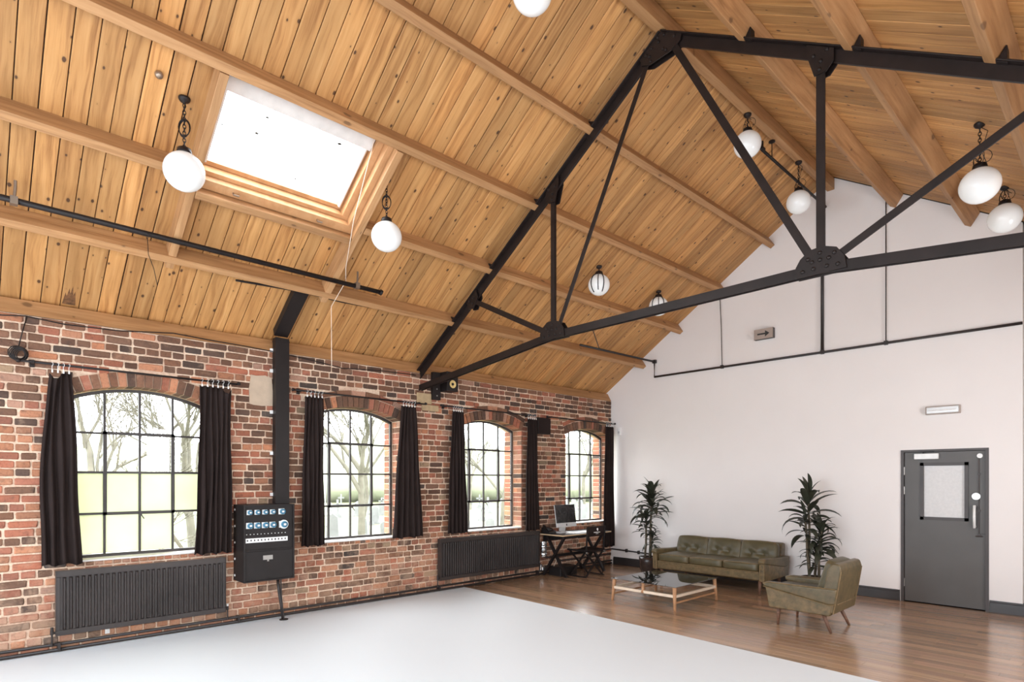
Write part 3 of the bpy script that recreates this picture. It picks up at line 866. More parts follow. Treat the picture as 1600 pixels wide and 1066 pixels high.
# ================================================================ IRON ROOF TRUSS
tr = thing('roof_truss', 'black riveted iron roof truss spanning the room', 'truss', (0, T, 0))
def member(name, p0, p1, boxes, parent=tr):
    """boxes in (y0,y1,n0,n1) about the line p0-p1 in the plane y=T; n is to the upper side"""
    a = Vector((p0[0], 0, p0[1])); b = Vector((p1[0], 0, p1[1]))
    d = (b-a); ln = d.length; d.normalize()
    n = Vector((-d.z, 0, d.x))
    if n.z < -1e-6 or (abs(n.z) < 1e-6 and n.x < 0): n = -n
    mb = MB()
    for (y0, y1, n0, n1) in boxes:
        vs = [a+d*s*ln+n*nn+Vector((0, yy, 0)) for s in (0, 1) for (yy, nn) in ((y0, n0), (y1, n0), (y1, n1), (y0, n1))]
        mb.add(vs, [(0, 1, 2, 3), (7, 6, 5, 4), (0, 4, 5, 1), (1, 5, 6, 2), (2, 6, 7, 3), (3, 7, 4, 0)])
    return mb.build(name, M['iron'], parent, bevel=0.003)
RB = [(-.062, .062, -.012, 0), (-.012, .012, -.105, -.012)]   # T section rafter
apx = (RX, zl(RX)-0.205)
rafL = (-0.10, zl(-0.10)-0.20); rafR = (XR, zr(XR)-0.20)
member('rafter', rafL, (apx[0]-.01, apx[1]), RB); member('rafter', (apx[0]+.01, apx[1]), rafR, RB)
j1 = (2.66, 3.325); j2 = (5.525, 3.345); s1 = (1.22, zl(1.22)-0.27); s2 = (6.98, zr(6.98)-0.27)
TB = [(-.030, -.018, -.042, .042), (.018, .030, -.042, .042)]
member('tie_bar', (-0.11, 3.015), j1, TB); member('tie_bar', j1, j2, TB); member('tie_bar', j2, (XR, 3.06), TB)
LB = [(-.034, -.022, -.03, .03), (-.022, .03, .02, .03)]
member('post', (2.66, zl(2.66)-0.25), (2.66, 3.35), [(-.034, -.022, -.03, .03), (-.022, .03, -.005, .005)])
member('post', (5.525, zr(5.525)-0.24), (5.525, 3.36), [(-.034, -.022, -.034, .034), (-.022, .03, -.005, .005)])
member('brace', (3.96, 5.86), (2.74, 3.39), [(-.03, -.018, -.026, .026)]); member('brace', (4.19, 5.85), (5.46, 3.43), [(-.034, -.02, -.032, .032)])
member('strut', s1, (2.58, 3.36), LB); member('strut', (5.60, 3.385), s2, LB)
def gusset(poly, bolts, y=-0.045, t=0.012):
    mb = MB(); mb.prism(poly, 'y', y, y+t); g = mb.build('gusset_plate', M['iron'], tr)
    for (x, z) in bolts:
        b = MB(); b.lathe([(0.016, 0), (0.016, .006), (.011, .013), (.0005, .016)], 10, Matrix.Translation((x, y, z)) @ Matrix.Rotation(PI/2, 4, 'X'))
        b.build('bolt', M['iron'], g, smooth=False)
    mb = MB(); mb.prism(poly, 'y', 0.033, 0.045); mb.build('gusset_plate', M['iron'], tr)
az = apx[1]
gusset([(RX-.02, az-.01), (RX+.02, az-.01), (RX+.23, az-.14), (RX+.215, az-.20), (RX+.12, az-.25), (RX-.12, az-.27), (RX-.21, az-.235), (RX-.235, az-.165)],
       [(RX-.03, az-.05), (RX-.02, az-.10), (RX+.04, az-.06), (RX+.03, az-.19), (RX+.06, az-.215), (RX-.10, az-.12), (RX-.16, az-.16), (RX-.12, az-.19), (RX-.11, az-.24), (RX+.15, az-.13)])
for (jx, jz) in (j1, j2):
    gusset([(jx-.19, jz-.045), (jx+.19, jz-.045), (jx+.175, jz+.05), (jx+.12, jz+.13), (jx+.02, jz+.165), (jx-.08, jz+.155), (jx-.15, jz+.10), (jx-.185, jz+.04)],
           [(jx-.13, jz-.005), (jx-.05, jz+.0), (jx+.05, jz+.0), (jx+.13, jz-.005), (jx, jz+.06), (jx, jz+.115), (jx-.09, jz+.085), (jx-.06, jz+.055), (jx+.065, jz+.06), (jx+.105, jz+.09)])
for (jx, zf, sg) in ((2.66, zl, 1), (5.525, zr, -1)):
    zt = zf(jx)-.20; k = SL if sg > 0 else -SR
    gusset([(jx-.10, zt-.10*k-.02), (jx+.10, zt+.10*k-.02), (jx+.10, zt+.10*k-.11), (jx+.045, zt-.235), (jx-.045, zt-.235), (jx-.10, zt-.10*k-.11)],
           [(jx-.05, zt-.075-.05*k*0), (jx+.05, zt-.07+.05*k*0), (jx+.005, zt-.14), (jx-.005, zt-.20)])
for (sx, sz, k) in ((s1[0], s1[1], SL), (s2[0], s2[1], -SR)):
    gusset([(sx-.10, sz-.10*k+.05), (sx+.10, sz+.10*k+.05), (sx+.13, sz+.10*k-.05), (sx+.04, sz-.12), (sx-.05, sz-.11)], [(sx-.04, sz), (sx+.04, sz+.02), (sx+.02, sz-.05)])
for x, zf, k in ((0.725, zl, SL), (1.507, zl, SL), (2.32, zl, SL), (3.141, zl, SL), (5.007, zr, -SR), (5.849, zr, -SR), (6.70, zr, -SR)):
    u = Vector((1, 0, k)).normalized(); nn = Vector((k, 0, -1)).normalized()
    base = Vector((x, 0, zf(x)))+u*0.004
    mb = MB()
    vs = [base+u*a+nn*b+Vector((0, yy, 0)) for yy in (-.045, .03) for (a, b) in ((0, .09), (.008, .09), (.07, .188), (0, .188))]
    mb.add(vs, [(0, 1, 2, 3), (7, 6, 5, 4), (0, 4, 5, 1), (1, 5, 6, 2), (2, 6, 7, 3), (3, 7, 4, 0)])
    mb.build('purlin_cleat', M['iron'], tr)

# ================================================================ PENDANT GLOBES
def chain(mb, p0, p1, link=0.034, r=0.0035):
    d = Vector(p1)-Vector(p0); n = max(2, int(d.length/(link*0.8)))
    q = d.to_track_quat('X', 'Z').to_matrix().to_4x4()
    for i in range(n):
        c = Vector(p0)+d*((i+.5)/n)
        Mx = Matrix.Translation(c) @ q @ Matrix.Rotation(PI/2*(i % 2), 4, 'X')
        mb.torus(Mx, link*0.34, r, 8, 4, 1.6)
R0 = 0.155
gm = MB(); gm.lathe([(R0*math.sin(PI*k/18), -R0*.98*math.cos(PI*k/18)) for k in range(1, 18)], 32)
GLOBE = gm.mesh('globe', M['opal'], smooth=True, fix=True)
def globe(x, y, z, drop, label, style):
    t = thing('pendant_globe', label, 'pendant light', (x, y, z), 'opal globe pendants under the roof')
    mb = MB(); mb.lathe([(0.045, 0), (0.045, -.012), (.034, -.03), (.012, -.04), (.006, -.052)], 16); mb.build('canopy', M['iron'], t, smooth=True)
    top = -drop+R0
    mb = MB(); chain(mb, (0, 0, -.05), (0, 0, top+.03)); mb.build('chain', M['iron'], t)
    mb = MB(); mb.lathe([(.012, top+.05), (.05, top+.03), (.058, top-.002), (.055, top-.012), (.01, top-.012)], 18); mb.build('gallery', M['iron'], t, smooth=True)
    g = inst('globe', GLOBE, t); g.location = (0, 0, -drop)
    cab = MB()
    if style == 'coil':
        c = Vector((0, 0, -drop*0.42))
        for k in range(4): cab.torus(Matrix.Translation(c+Vector((0, 0, .004*k))) @ Matrix.Rotation(0.7+.1*k, 4, 'Z') @ Matrix.Rotation(PI/2, 4, 'X') @ Matrix.Rotation(PI/2, 4, 'Z'), .045, .0035, 16, 5, 1.5)
    elif style == 'band':
        chain_pts = [(R0*1.02*math.sin(a)*0.55, -R0*1.02*math.sin(a)*0.85, -drop+R0*1.03*math.cos(a)) for a in [0.25+k*(2*PI-1.3)/22 for k in range(10)]]
        cab.tube(chain_pts, .006, 6)
        chain_pts = [(R0*1.03*math.sin(a)*0.9, -R0*1.03*math.sin(a)*0.45, -drop+R0*1.03*math.cos(a)) for a in [0.25+k*0.17 for k in range(14)]]
        cab.tube(chain_pts, .007, 6)
        chain_pts = [(-R0*1.03*math.sin(a)*0.1, -R0*1.03*math.sin(a)*1.0, -drop+R0*1.03*math.cos(a)) for a in [0.25+k*0.17 for k in range(14)]]
        cab.tube(chain_pts, .007, 6)
    else:
        for k, (rr, an, dz) in enumerate(((.06, .3, .05), (.05, 1.4, .0), (.07, 2.3, .02))):
            cab.torus(Matrix.Translation((.03*math.cos(an*2), .03*math.sin(an*2), top+.05+dz)) @ Matrix.Rotation(an, 4, 'Z') @ Matrix.Rotation(PI/2, 4, 'X'), rr, .003, 14, 5)
        cab.tube([(0.01, 0, -.04), (.06, -.03, -.10), (.02, -.05, top+.12), (.05, -.02, top+.02)], .003, 5)
    cab.build('spare_cable', M['iron'], t)
    return t
globe(1.926, 1.368, zl(1.926), 0.60, 'opal globe pendant at the near lower corner of the skylight, coiled flex', 'coil')
globe(1.925, 3.22+.03, zl(1.925), 0.595, 'opal globe pendant just right of the skylight', 'coil')
globe(1.897, 6.778, zl(1.897), 0.27, 'short-hung opal globe over the tie bar with a chain looped round it', 'band')
globe(1.879, 8.347, zl(1.879), 0.25, 'smallest opal globe, half hidden by the tie bar of the truss', 'band')
zrb = RZ-.20
globe(RX-.02, 3.226, zrb, 0.60, 'opal globe cut off by the top edge of the photo', 'loop')
globe(RX-.02, 6.85, zrb, 0.36, 'opal globe under the ridge beam, behind the truss diagonal', 'loop')
globe(RX-.02, 8.38, zrb, 0.55, 'opal globe under the ridge nearest the white gable wall', 'loop')
globe(6.277, 6.615, zr(6.277), 0.55, 'large opal globe at right, below the right slope purlins', 'loop')
globe(6.245, 8.293, zr(6.245), 0.34, 'opal globe partly behind the larger right-hand globe', 'loop')

# ================================================================ PIPES, RAILS, CABLES
def pipe_obj(name, pts, r, mat, label, cat='pipe', seg=10, extras=None):
    mb = MB(); mb.tube(pts, r, seg)
    o = mb.build(name, M[mat], smooth=True); tag(o, label, cat)
    for nm, e, m2 in (extras or []): e.build(nm, M[m2], o)
    return o
ex = []
for y, in ((0.36,), (3.42,)):
    e = MB(); e.box((0.97, y-.025, 3.90), (1.03, y+.025, 3.965)); e.tube([(1.0, y, 3.93), (1.0, y+.01, 4.05), (1.0, y+.01, 4.10)], .012, 6); ex.append(('clamp', e, 'brass'))
e = MB(); e.tube([(1.0, 3.72, 3.93), (1.0, 3.75, 3.92)], .034, 10); ex.append(('end_cap', e, 'black_metal'))
e = MB(); e.torus(Matrix.Translation((1.0, 1.30, 3.92)) @ Matrix.Rotation(PI/2, 4, 'X'), .032, .003, 12, 4)
e.tube([(1.0, 1.30, 3.89), (.99, 1.31, 3.75), (1.01, 1.35, 3.62), (1.0, 1.38, 3.48)], .003, 5); ex.append(('wire_loop', e, 'iron'))
pipe_obj('scaffold_rail', [(1.0, -0.8, 3.94), (1.0, 3.73, 3.925)], 0.025, 'black_metal', 'black tubular rail hung below the skylight along the left slope', 'rail', extras=ex)
ex = []
e = MB(); e.tube([(1.02, 7.9, 3.87), (1.02, 7.72, zl(1.02))], .008, 6); ex.append(('hanger', e, 'pipe'))
for x in (2.36, 3.962, 4.80):
    e = MB(); e.box((x-.022, L-.055, 3.575), (x+.022, L-.004, 3.63)); ex.append(('conduit_box', e, 'pipe'))
e = MB(); e.box((0.99, L-.06, 3.855), (1.06, L-.01, 3.915)); ex.append(('elbow', e, 'pipe'))
pipe_obj('wall_conduit', [(1.02, 7.4, 3.865), (1.02, L-.03, 3.885), (1.02, L-.03, 3.60), (wx1, L-.03, 3.60)], 0.018, 'pipe', 'black steel conduit running across the white gable wall', extras=ex)
pipe_obj('conduit_drop', [(3.962, L-.03, 3.62), (3.962, L-.03, RZ-.21)], 0.022, 'pipe', 'thick black conduit rising from the wall pipe behind the truss post')
pipe_obj('conduit_drop', [(2.31, L-.03, 5.0), (2.345, L-.03, 4.3), (2.36, L-.03, 3.62)], 0.006, 'pipe', 'thin black cable drop left of the arrow sign')
pipe_obj('conduit_drop', [(4.80, L-.03, 3.62), (4.80, L-.03, 5.68)], 0.007, 'pipe', 'thin black cable drop on the gable wall, right of the truss post')
ex = []
e = MB(); e.cyl((4.02, 7.62, 5.80), (4.02, 7.62, RZ-.2), .006, 6); e.lathe([(.04, RZ-.2), (.04, RZ-.215), (.01, RZ-.23)], 12, Matrix.Translation((4.02, 7.62, 0))); ex.append(('hanger', e, 'iron'))
e = MB(); e.cyl((4.0, 7.33, 5.83), (4.0, 7.42, 5.83), .026, 10); e.cyl((4.0, 7.38, 5.83), (4.0, 7.38, 5.92), .018, 8); ex.append(('end_cap', e, 'iron'))
pipe_obj('ridge_rail', [(4.0, 7.36, 5.815), (4.0, L-.002, 5.79)], 0.018, 'iron', 'grey black rail hung below the ridge at the gable end', 'rail', extras=ex)
ex = []
for y in (0.75, 2.42, 5.3, 7.42, 8.6):
    e = MB(); e.box((0.0, y-.012, .015), (.07, y+.012, .095)); ex.append(('pipe_clip', e, 'pipe'))
pipe_obj('heating_pipe', [(.05, -0.6, .082), (.05, L-.05, .082)], 0.015, 'pipe', 'upper black heating pipe along the foot of the brick wall', extras=ex)
pipe_obj('heating_pipe', [(.045, -0.6, .028), (.045, L-.05, .028)], 0.016, 'pipe', 'lower black heating pipe lying on the floor along the brick wall')
pipe_obj('heating_pipe', [(.05, 7.62, .30), (.05, 9.3, .30), (.05, L-.04, .305), (.25, L-.04, .30), (.95, L-.04, .28)], 0.014, 'pipe', 'black pipe turning the room corner at knee height, behind the director chair',
         extras=[('pipe_clip', (lambda e: (e.box((.38, L-.06, .265), (.40, L, .33)), e)[1])(MB()), 'pipe'), ('pipe_clip', (lambda e: (e.box((.66, L-.06, .255), (.68, L, .32)), e)[1])(MB()), 'pipe')])
pipe_obj('heating_pipe', [(.04, 8.0, .21), (.04, 9.45, .21)], 0.014, 'pipe', 'short black pipe on the bricks below the desk', extras=[])
# cable along the wall plate and the hanging coil
pts = [(.02, 0.25, 3.19), (.02, 0.5, 3.225), (.02, .8, 3.20), (.02, 1.25, 3.215), (.02, 1.75, 3.275), (.02, 2.1, 3.26), (.02, 2.5, 3.25), (.02, 2.85, 3.235), (.02, 3.3, 3.20), (.02, 3.75, 3.15), (.02, 4.3, 3.19), (.02, 4.9, 3.20)]
pipe_obj('wall_cable', pts, .006, 'black_metal', 'thin black cable draped along the wall plate', 'cable', 6)
mb = MB()
for k in range(8): mb.torus(Matrix.Translation((.03+.006*k, .44+.004*k, 2.865-.003*k)) @ Matrix.Rotation(PI/2, 4, 'Y') @ Matrix.Rotation(.1*k, 4, 'X'), .066-.007*(k % 4), .005, 20, 5)
mb.tube([(.03, .45, 2.93), (.025, .48, 3.08), (.02, .513, 3.23)], .005, 5)
tag(mb.build('cable_coil', M['black_metal'], smooth=True), 'coiled black cable hanging by the near curtain rod', 'cable')
# flat trunking up the wall and under the boards
mb = MB(); mb.box((0.0, 2.832, 1.385), (0.10, 3.0, 3.40))
trk = mb.build('cable_trunking', M['black_metal'], bevel=.004); tag(trk, 'flat black cable trunking rising from the power panel to the roof', 'trunking')
mb = MB()
a = Vector((0.02, 0, zl(.02))); b = Vector((0.62, 0, zl(.62)))
vs = [q+nL*n+Vector((0, y, 0)) for y in (2.832, 3.0) for (q, n) in ((a, .005), (b, .005), (b, .085), (Vector((0.0, 0, zl(0.0))), .085+.0))]
mb.add(vs, [(0, 1, 2, 3), (7, 6, 5, 4), (0, 4, 5, 1), (1, 5, 6, 2), (2, 6, 7, 3), (3, 7, 4, 0)])
mb.build('sloping_section', M['black_metal'], trk)
for z in (1.62, 3.36):
    mb = MB(); mb.box((0.0, 2.829, z-.006), (.104, 3.003, z+.006)); mb.build('cover_joint', M['black_metal'], trk)
for z in (1.5, 2.0, 2.5, 3.0, 3.25):
    mb = MB(); mb.box((0, 2.80, z-.02), (.02, 2.832, z+.02)); mb.build('fixing_lug', M['white'], trk)
mb = MB(); mb.tube([(0.62, 2.2, zl(.62)-.10), (0.66, 2.9, zl(.62)-.075), (.66, 3.4, zl(.62)-.09), (.68, 3.9, zl(.62)-.08)], .012, 6)
tag(mb.build('purlin_cable', M['black_metal']), 'black cable running under the lowest purlin at the trunking', 'cable')

# ---- roof knob and lamp bolts
c0 = Vector((2.014, 1.165, zl(2.014)))
mb = MB(); q = nL.to_track_quat('Z', 'Y').to_matrix().to_4x4(); mb.lathe([(.025, 0), (.03, .012), (.028, .03), (.018, .042), (.001, .046)], 16, Matrix.Translation(c0) @ q)
tag(mb.build('ceiling_knob', M['brass'], smooth=True), 'small brass knob on the boards left of the near globe', 'knob')
mb = MB(); c0 = Vector((6.75, 7.2, zr(6.75))); q = nR.to_track_quat('Z', 'Y').to_matrix().to_4x4(); mb.lathe([(.03, 0), (.03, .01), (.015, .03), (.001, .035)], 14, Matrix.Translation(c0) @ q)
tag(mb.build('ceiling_knob', M['brass'], smooth=True), 'small metal fitting on the boards right of the large right globe', 'knob')

# ================================================================ CURTAINS AND RODS
def rod(y0, y1, label, z=2.785):
    t = thing('curtain_rod', label, 'curtain rod', (0.11, y0, z), 'curtain rods over the windows')
    mb = MB(); mb.tube([(0, 0, 0), (0, y1-y0, -.008)], .011, 8); mb.build('pole', M['black_metal'], t, smooth=True)
    for yy in (.10, y1-y0-.10):
        mb = MB(); mb.box((-.11, yy-.01, -.012), (.012, yy+.01, .012)); mb.box((-.112, yy-.02, -.035), (-.10, yy+.02, .035)); mb.build('bracket', M['black_metal'], t)
    for yy in (-.03, y1-y0-.01):
        mb = MB(); mb.lathe([(.004, 0), (.018, .01), (.02, .025), (.012, .04), (.001, .045)], 10, Matrix.Translation((0, yy, 0)) @ Matrix.Rotation(-PI/2, 4, 'X')); mb.build('finial', M['black_metal'], t)
rod(0.45, 2.39, 'black curtain rod over the nearest window')
rod(3.05, 5.0, 'black curtain rod over the window right of the trunking')
rod(5.30, 7.27, 'black curtain rod over the window above the far radiator')
rod(7.60, 9.53, 'black curtain rod over the window behind the desk')
def curtain(yt, yb, zt, zb, folds, seed, label, belly=0.0, flop=None):
    rnd = random.Random(seed)
    n = folds*10; m = 26
    ph = [rnd.uniform(-.5, .5) for _ in range(folds+1)]; am = [rnd.uniform(.55, 1.15) for _ in range(folds+1)]
    vs = []
    for j in range(m+1):
        t = j/m
        e = t**0.8
        a = yt[0]*(1-e)+yb[0]*e+belly*math.sin(PI*t)*(1 if t < 1 else 0)
        b = yt[1]*(1-e)+yb[1]*e
        for i in range(n+1):
            s = i/n
            w = s*folds; k = min(folds-1, int(w)); f = w-k
            amp = (am[k]*(1-f)+am[k+1]*f)*(0.016+0.020*t)
            x = 0.108+amp*math.sin(2*PI*(w+ph[k]*(1-f)*.3+ph[k+1]*f*.3)+.5*math.sin(3*t+k))
            y = a+(b-a)*s+0.006*math.sin(9*t+k*1.7)
            z = zt+(zb-zt)*t+(0.012*math.sin(2*PI*w*.5) if j == m else 0)-(0.012*abs(math.sin(PI*w)) if j == 0 else 0)
            if flop and t < flop[2]:
                q = (1-t/flop[2]); g = max(0, 1-abs(s-flop[0])/flop[1])
                x += .05*q*g; z -= .07*q*g
            vs.append((x, y, z))
    fs = [(j*(n+1)+i, j*(n+1)+i+1, (j+1)*(n+1)+i+1, (j+1)*(n+1)+i) for j in range(m) for i in range(n)]
    mb = MB(); mb.add(vs, fs)
    o = mb.build('curtain', M['curtain'], smooth=True, fix=False)
    so = o.modifiers.new('thickness', 'SOLIDIFY'); so.thickness = 0.004; so.offset = 0
    tag(o, label, 'curtain', 'blackout curtains beside the arched windows')
    for k in range(folds):
        y = yt[0]+(yt[1]-yt[0])*(k+.5)/folds
        mb = MB(); mb.box((.112, y-.007, zt-.012), (.122, y+.005, zt+.014)); mb.torus(Matrix.Translation((.11, y, 2.785)) @ Matrix.Rotation(PI/2, 4, 'X') @ Matrix.Rotation(.25, 4, 'Y'), .018, .002, 10, 4)
        mb.tube([(.116, y-.002, zt+.012), (.11, y-.002, 2.767)], .0025, 5)
        mb.build('curtain_hook', M['white'], o)
curtain((0.672, 0.845), (0.613, 0.925), 2.715, 0.855, 4, 1, 'black curtain left of the nearest window, its top corner folded over', -.03, (.25, .35, .12))
curtain((1.985, 2.315), (1.925, 2.325), 2.725, 0.85, 6, 2, 'black curtain right of the nearest window, beside the power panel', .02, (.85, .2, .08))
curtain((3.197, 3.441), (3.147, 3.459), 2.725, 0.845, 5, 3, 'black curtain right of the trunking, at the second window')
curtain((4.606, 4.843), (4.46, 4.964), 2.725, 0.857, 5, 4, 'black curtain flaring out below the truss foot')
curtain((5.501, 5.711), (5.404, 5.787), 2.725, 0.862, 5, 5, 'black curtain left of the window above the far radiator')
curtain((7.098, 7.332), (7.045, 7.379), 2.72, 0.81, 5, 6, 'black curtain below the flat wall speaker')
curtain((9.245, 9.506), (9.161, 9.54), 2.725, 0.37, 5, 7, 'longest black curtain, in the corner by the white wall')

# ================================================================ RADIATORS
def radiator(y0, y1, label, pitch=0.05):
    t = thing('radiator', label, 'radiator', (0, y0, .17), 'black panel radiators on the brick wall')
    Ln = y1-y0; H = 0.618
    mb = MB()
    mb.box((.05, 0, 0), (.085, Ln, H)); mb.box((.085, 0, .0), (.10, Ln, .05)); mb.box((.085, 0, H-.055), (.10, Ln, H))
    mb.box((.085, 0, .05), (.10, .03, H-.055)); mb.box((.085, Ln-.03, .05), (.10, Ln, H-.055))
    n = int((Ln-.08)/pitch); p = (Ln-.08)/n
    for k in range(n):
        y = .04+k*p
        mb.prism([(y+.15*p, .085), (y+.34*p, .104), (y+.66*p, .104), (y+.85*p, .085)], 'z', .055, H-.06) if False else mb.add(
            [(.085, y+.2*p, .052), (.112, y+.42*p, .064), (.112, y+.58*p, .064), (.085, y+.8*p, .052), (.085, y+.2*p, H-.057), (.112, y+.42*p, H-.069), (.112, y+.58*p, H-.069), (.085, y+.8*p, H-.057)],
            [(0, 1, 2, 3), (7, 6, 5, 4), (0, 4, 5, 1), (1, 5, 6, 2), (2, 6, 7, 3)])
    mb.build('panel', M['radiator'], t, bevel=0.003)
    for ya_ in (-.004, Ln):
        mb = MB(); mb.box((.035, ya_, -.002), (.104, ya_+.004, H+.002)); mb.build('side_cover', M['radiator'], t)
    mb = MB(); mb.box((.035, 0, H), (.10, Ln, H+.006)); mb.build('top_grille', M['radiator'], t)
    for yy, s in ((-.03, -1), (Ln+.03, 1)):
        mb = MB(); mb.cyl((.07, yy, -.10), (.07, yy, .02), .008, 8); mb.cyl((.07, yy-s*.03, .03), (.07, yy+s*.01, .03), .012, 8); mb.cyl((.07, yy, .015), (.07, yy, .06), .014, 10)
        mb.build('valve', M['pipe'], t)
        mb = MB(); mb.cyl((.07, yy, .055), (.07, yy, .085), .012, 10); mb.build('valve_cap', M['white'] if s > 0 else M['pipe'], t)
    for yy in (.25, Ln-.25):
        mb = MB(); mb.box((0, yy-.02, .08), (.05, yy+.02, H-.08)); mb.build('wall_bracket', M['radiator'], t)
radiator(0.725, 2.262, 'black panel radiator below the nearest window')
radiator(5.285, 7.41, 'long black panel radiator left of the desk', .042)
mb = MB(); mb.box((.0, 1.13, 0.0+.105), (.012, 1.17, .20)); tag(mb.build('wall_tag', M['paper']), 'small cream strip on the bricks below the near radiator', 'tag')

# ================================================================ POWER PANEL
t = thing('power_distribution_cabinet', 'black power distribution panel with blue sockets on the brick wall', 'power panel', (0, 2.38, .51))
mb = MB(); mb.box((.0, 0, 0), (.325, .58, .88)); mb.build('cabinet', M['panelblack'], t, bevel=.004)
mb = MB()
mb.box((.325, 0, 0), (.345, .018, .88)); mb.box((.325, .562, 0), (.345, .58, .88)); mb.box((.325, .018, 0), (.345, .562, .015)); mb.box((.325, .018, .865), (.345, .562, .88)); mb.box((.325, .018, .350), (.342, .562, .366))
mb.build('front_rim', M['panelblack'], t, bevel=.002)
mb = MB(); mb.box((.325, .02, .02), (.332, .56, .345)); lid = mb.build('lower_cover', M['panelblack'], t)
mb = MB(); mb.box((.332, .215, .245), (.337, .325, .295)); mb.box((.332, .262, .225), (.337, .282, .247)); mb.build('rating_plate', M['steel'], lid)
for k in range(5):
    z = .06+k*.19
    mb = MB(); mb.lathe([(.014, 0), (.014, .004), (.006, .008), (.001, .009)], 12, Matrix.Translation((.05, -.0, z)) @ Matrix.Rotation(PI/2, 4, 'X')); mb.build('screw', M['white'], t)
def socket(y, z, s, big=False):
    mb = MB(); mb.box((.325, y-.032*s, z-.032*s), (.338, y+.032*s, z+.032*s))
    if big: mb.cyl((.338, y+.01, z), (.36, y+.01, z), .052, 20)
    b = mb.build('socket', M['white'], t, bevel=.002)
    mb = MB(); Mx = Matrix.Translation((.338 if not big else .36, y+.008*s, z)) @ Matrix.Rotation(PI/2, 4, 'Y')
    mb.lathe([(.03*s, 0), (.03*s, .022), (.022*s, .026), (.021*s, .012), (.001, .012)], 18, Mx); mb.build('socket_lid', M['blue'], b)
    mb = MB(); mb.box((.36 if not big else .385, y-.004*s, z-.010*s), (.366 if not big else .39, y+.02*s, z+.010*s)); mb.build('socket_mark', M['white'], b)
for k in range(5): socket(.06+k*.087+(.02 if k == 4 else 0), .795, .85 if k < 4 else 1.05)
for k in range(5): socket(.06+k*.087+(.03 if k == 4 else 0), .645, 1.05 if k < 4 else 1.2, k == 4)
mb = MB()
for k in range(12): mb.cyl((.325, .035+k*.04, .545), (.33, .035+k*.04, .545), .005, 8)
mb.build('indicator_lights', M['white'], t)
mb = MB(); mb.box((.325, .02, .450), (.336, .50, .500)); bk = mb.build('breaker_strip', M['white'], t)
for k in range(12):
    mb = MB(); mb.box((.336, .035+k*.039, .468), (.344, .045+k*.039, .486)); mb.build('breaker_switch', M['blackplastic'], bk)
for z, y in ((.358, .26), (.03, .26)):
    mb = MB(); mb.box((.342, y-.008, z-.008), (.348, y+.008, z+.008)); mb.build('catch', M['panelblack'], t)
mb = MB(); mb.box((.10, .10, .88), (.2, .2, .885)); mb.build('top_gland', M['panelblack'], t)
ex = [('foot_flange', (lambda e: (e.lathe([(.05, .006), (.05, .016), (.03, .02)], 14, Matrix.Translation((.235, 2.875, 0))), e)[1])(MB()), 'pipe'),
      ('lead', (lambda e: (e.tube([(.22, 2.845, .52), (.225, 2.85, .3), (.245, 2.87, .02)], .009, 6), e)[1])(MB()), 'pipe')]
pipe_obj('supply_cable', [(.20, 2.815, .515), (.205, 2.83, .35), (.22, 2.85, .18), (.235, 2.868, .012)], .018, 'pipe', 'thick black cable from the power panel down to the white floor', 'cable', 8, extras=ex)

# ================================================================ SPEAKERS, SENSOR, SIGNS
t = thing('wall_speaker', 'black loudspeaker with a yellow cone behind the truss foot', 'speaker', (0.0, 5.18, 2.87))
mb = MB(); mb.box((.0, 0.0, .0), (.06, .14, .41)); mb.build('mounting_plate', M['black_metal'], t, bevel=.004)
mb = MB(); mb.prism([(.02, .15), (.20, .15), (.20, .36), (.02, .36)], 'z', .13, .42); mb.build('cabinet', M['black_metal'], t, bevel=.008)
mb = MB(); Mx = Matrix.Translation((.20, .255, .235)) @ Matrix.Rotation(PI/2, 4, 'Y'); mb.lathe([(.055, 0), (.06, .008), (.05, .012), (.025, .001), (.001, .001)], 20, Mx); mb.build('driver', M['yellowcone'], t)
mb = MB(); mb.lathe([(.022, .002), (.018, .012), (.001, .016)], 14, Mx); mb.build('dust_cap', M['blackplastic'], t)
for z in (.06, .16, .30):
    mb = MB(); mb.lathe([(.012, 0), (.008, .008), (.001, .01)], 8, Matrix.Translation((.06, .07, z)) @ Matrix.Rotation(PI/2, 4, 'Y')); mb.build('bolt', M['steel'], t)
t = thing('wall_speaker', 'flat dark square speaker above the desk end curtain', 'speaker', (0.0, 7.40, 2.48))
mb = MB(); mb.box((.015, 0, 0), (.075, .32, .285)); mb.build('cabinet', M['black_metal'], t, bevel=.01)
mb = MB(); mb.box((.075, .012, .012), (.080, .308, .273)); mb.build('grille', M['curtain'], t)
mb = MB(); mb.box((0, .12, .1), (.016, .20, .18)); mb.build('wall_bracket', M['black_metal'], t)
t = thing('motion_sensor', 'small white alarm sensor high on the white wall by the corner curtain', 'sensor', (.21, L, 2.63))
mb = MB(); mb.prism([(-.035, 0), (.035, 0), (.028, -.035), (-.028, -.035)], 'z', -.075, .075); mb.build('housing', M['white'], t, bevel=.006)
mb = MB(); mb.box((-.02, -.039, -.04), (.02, -.034, .0)); mb.build('lens', M['silver'], t)
t = thing('exit_sign', 'grey box sign with a black arrow pointing right', 'sign', (3.087, L, 4.03))
mb = MB(); mb.box((-.155, -.075, -.082), (.155, 0, .082)); mb.build('sign_box', M['doorframe'], t, bevel=.004)
mb = MB(); mb.box((-.152, -.079, -.079), (.152, -.074, .079)); mb.build('sign_face', M['signface'], t)
mb = MB(); mb.prism([(-.095, -.012), (.03, -.012), (.03, -.05), (.10, 0.0), (.03, .05), (.03, .012), (-.095, .012)], 'y', -.082, -.079); mb.build('arrow', M['arrow'], t)
t = thing('emergency_light', 'long bulkhead light on the white wall above the door', 'light fitting', (5.458, L, 2.603))
mb = MB(); mb.box((-.19, -.05, -.055), (.19, 0, .055)); mb.build('housing', M['signface'], t, bevel=.006)
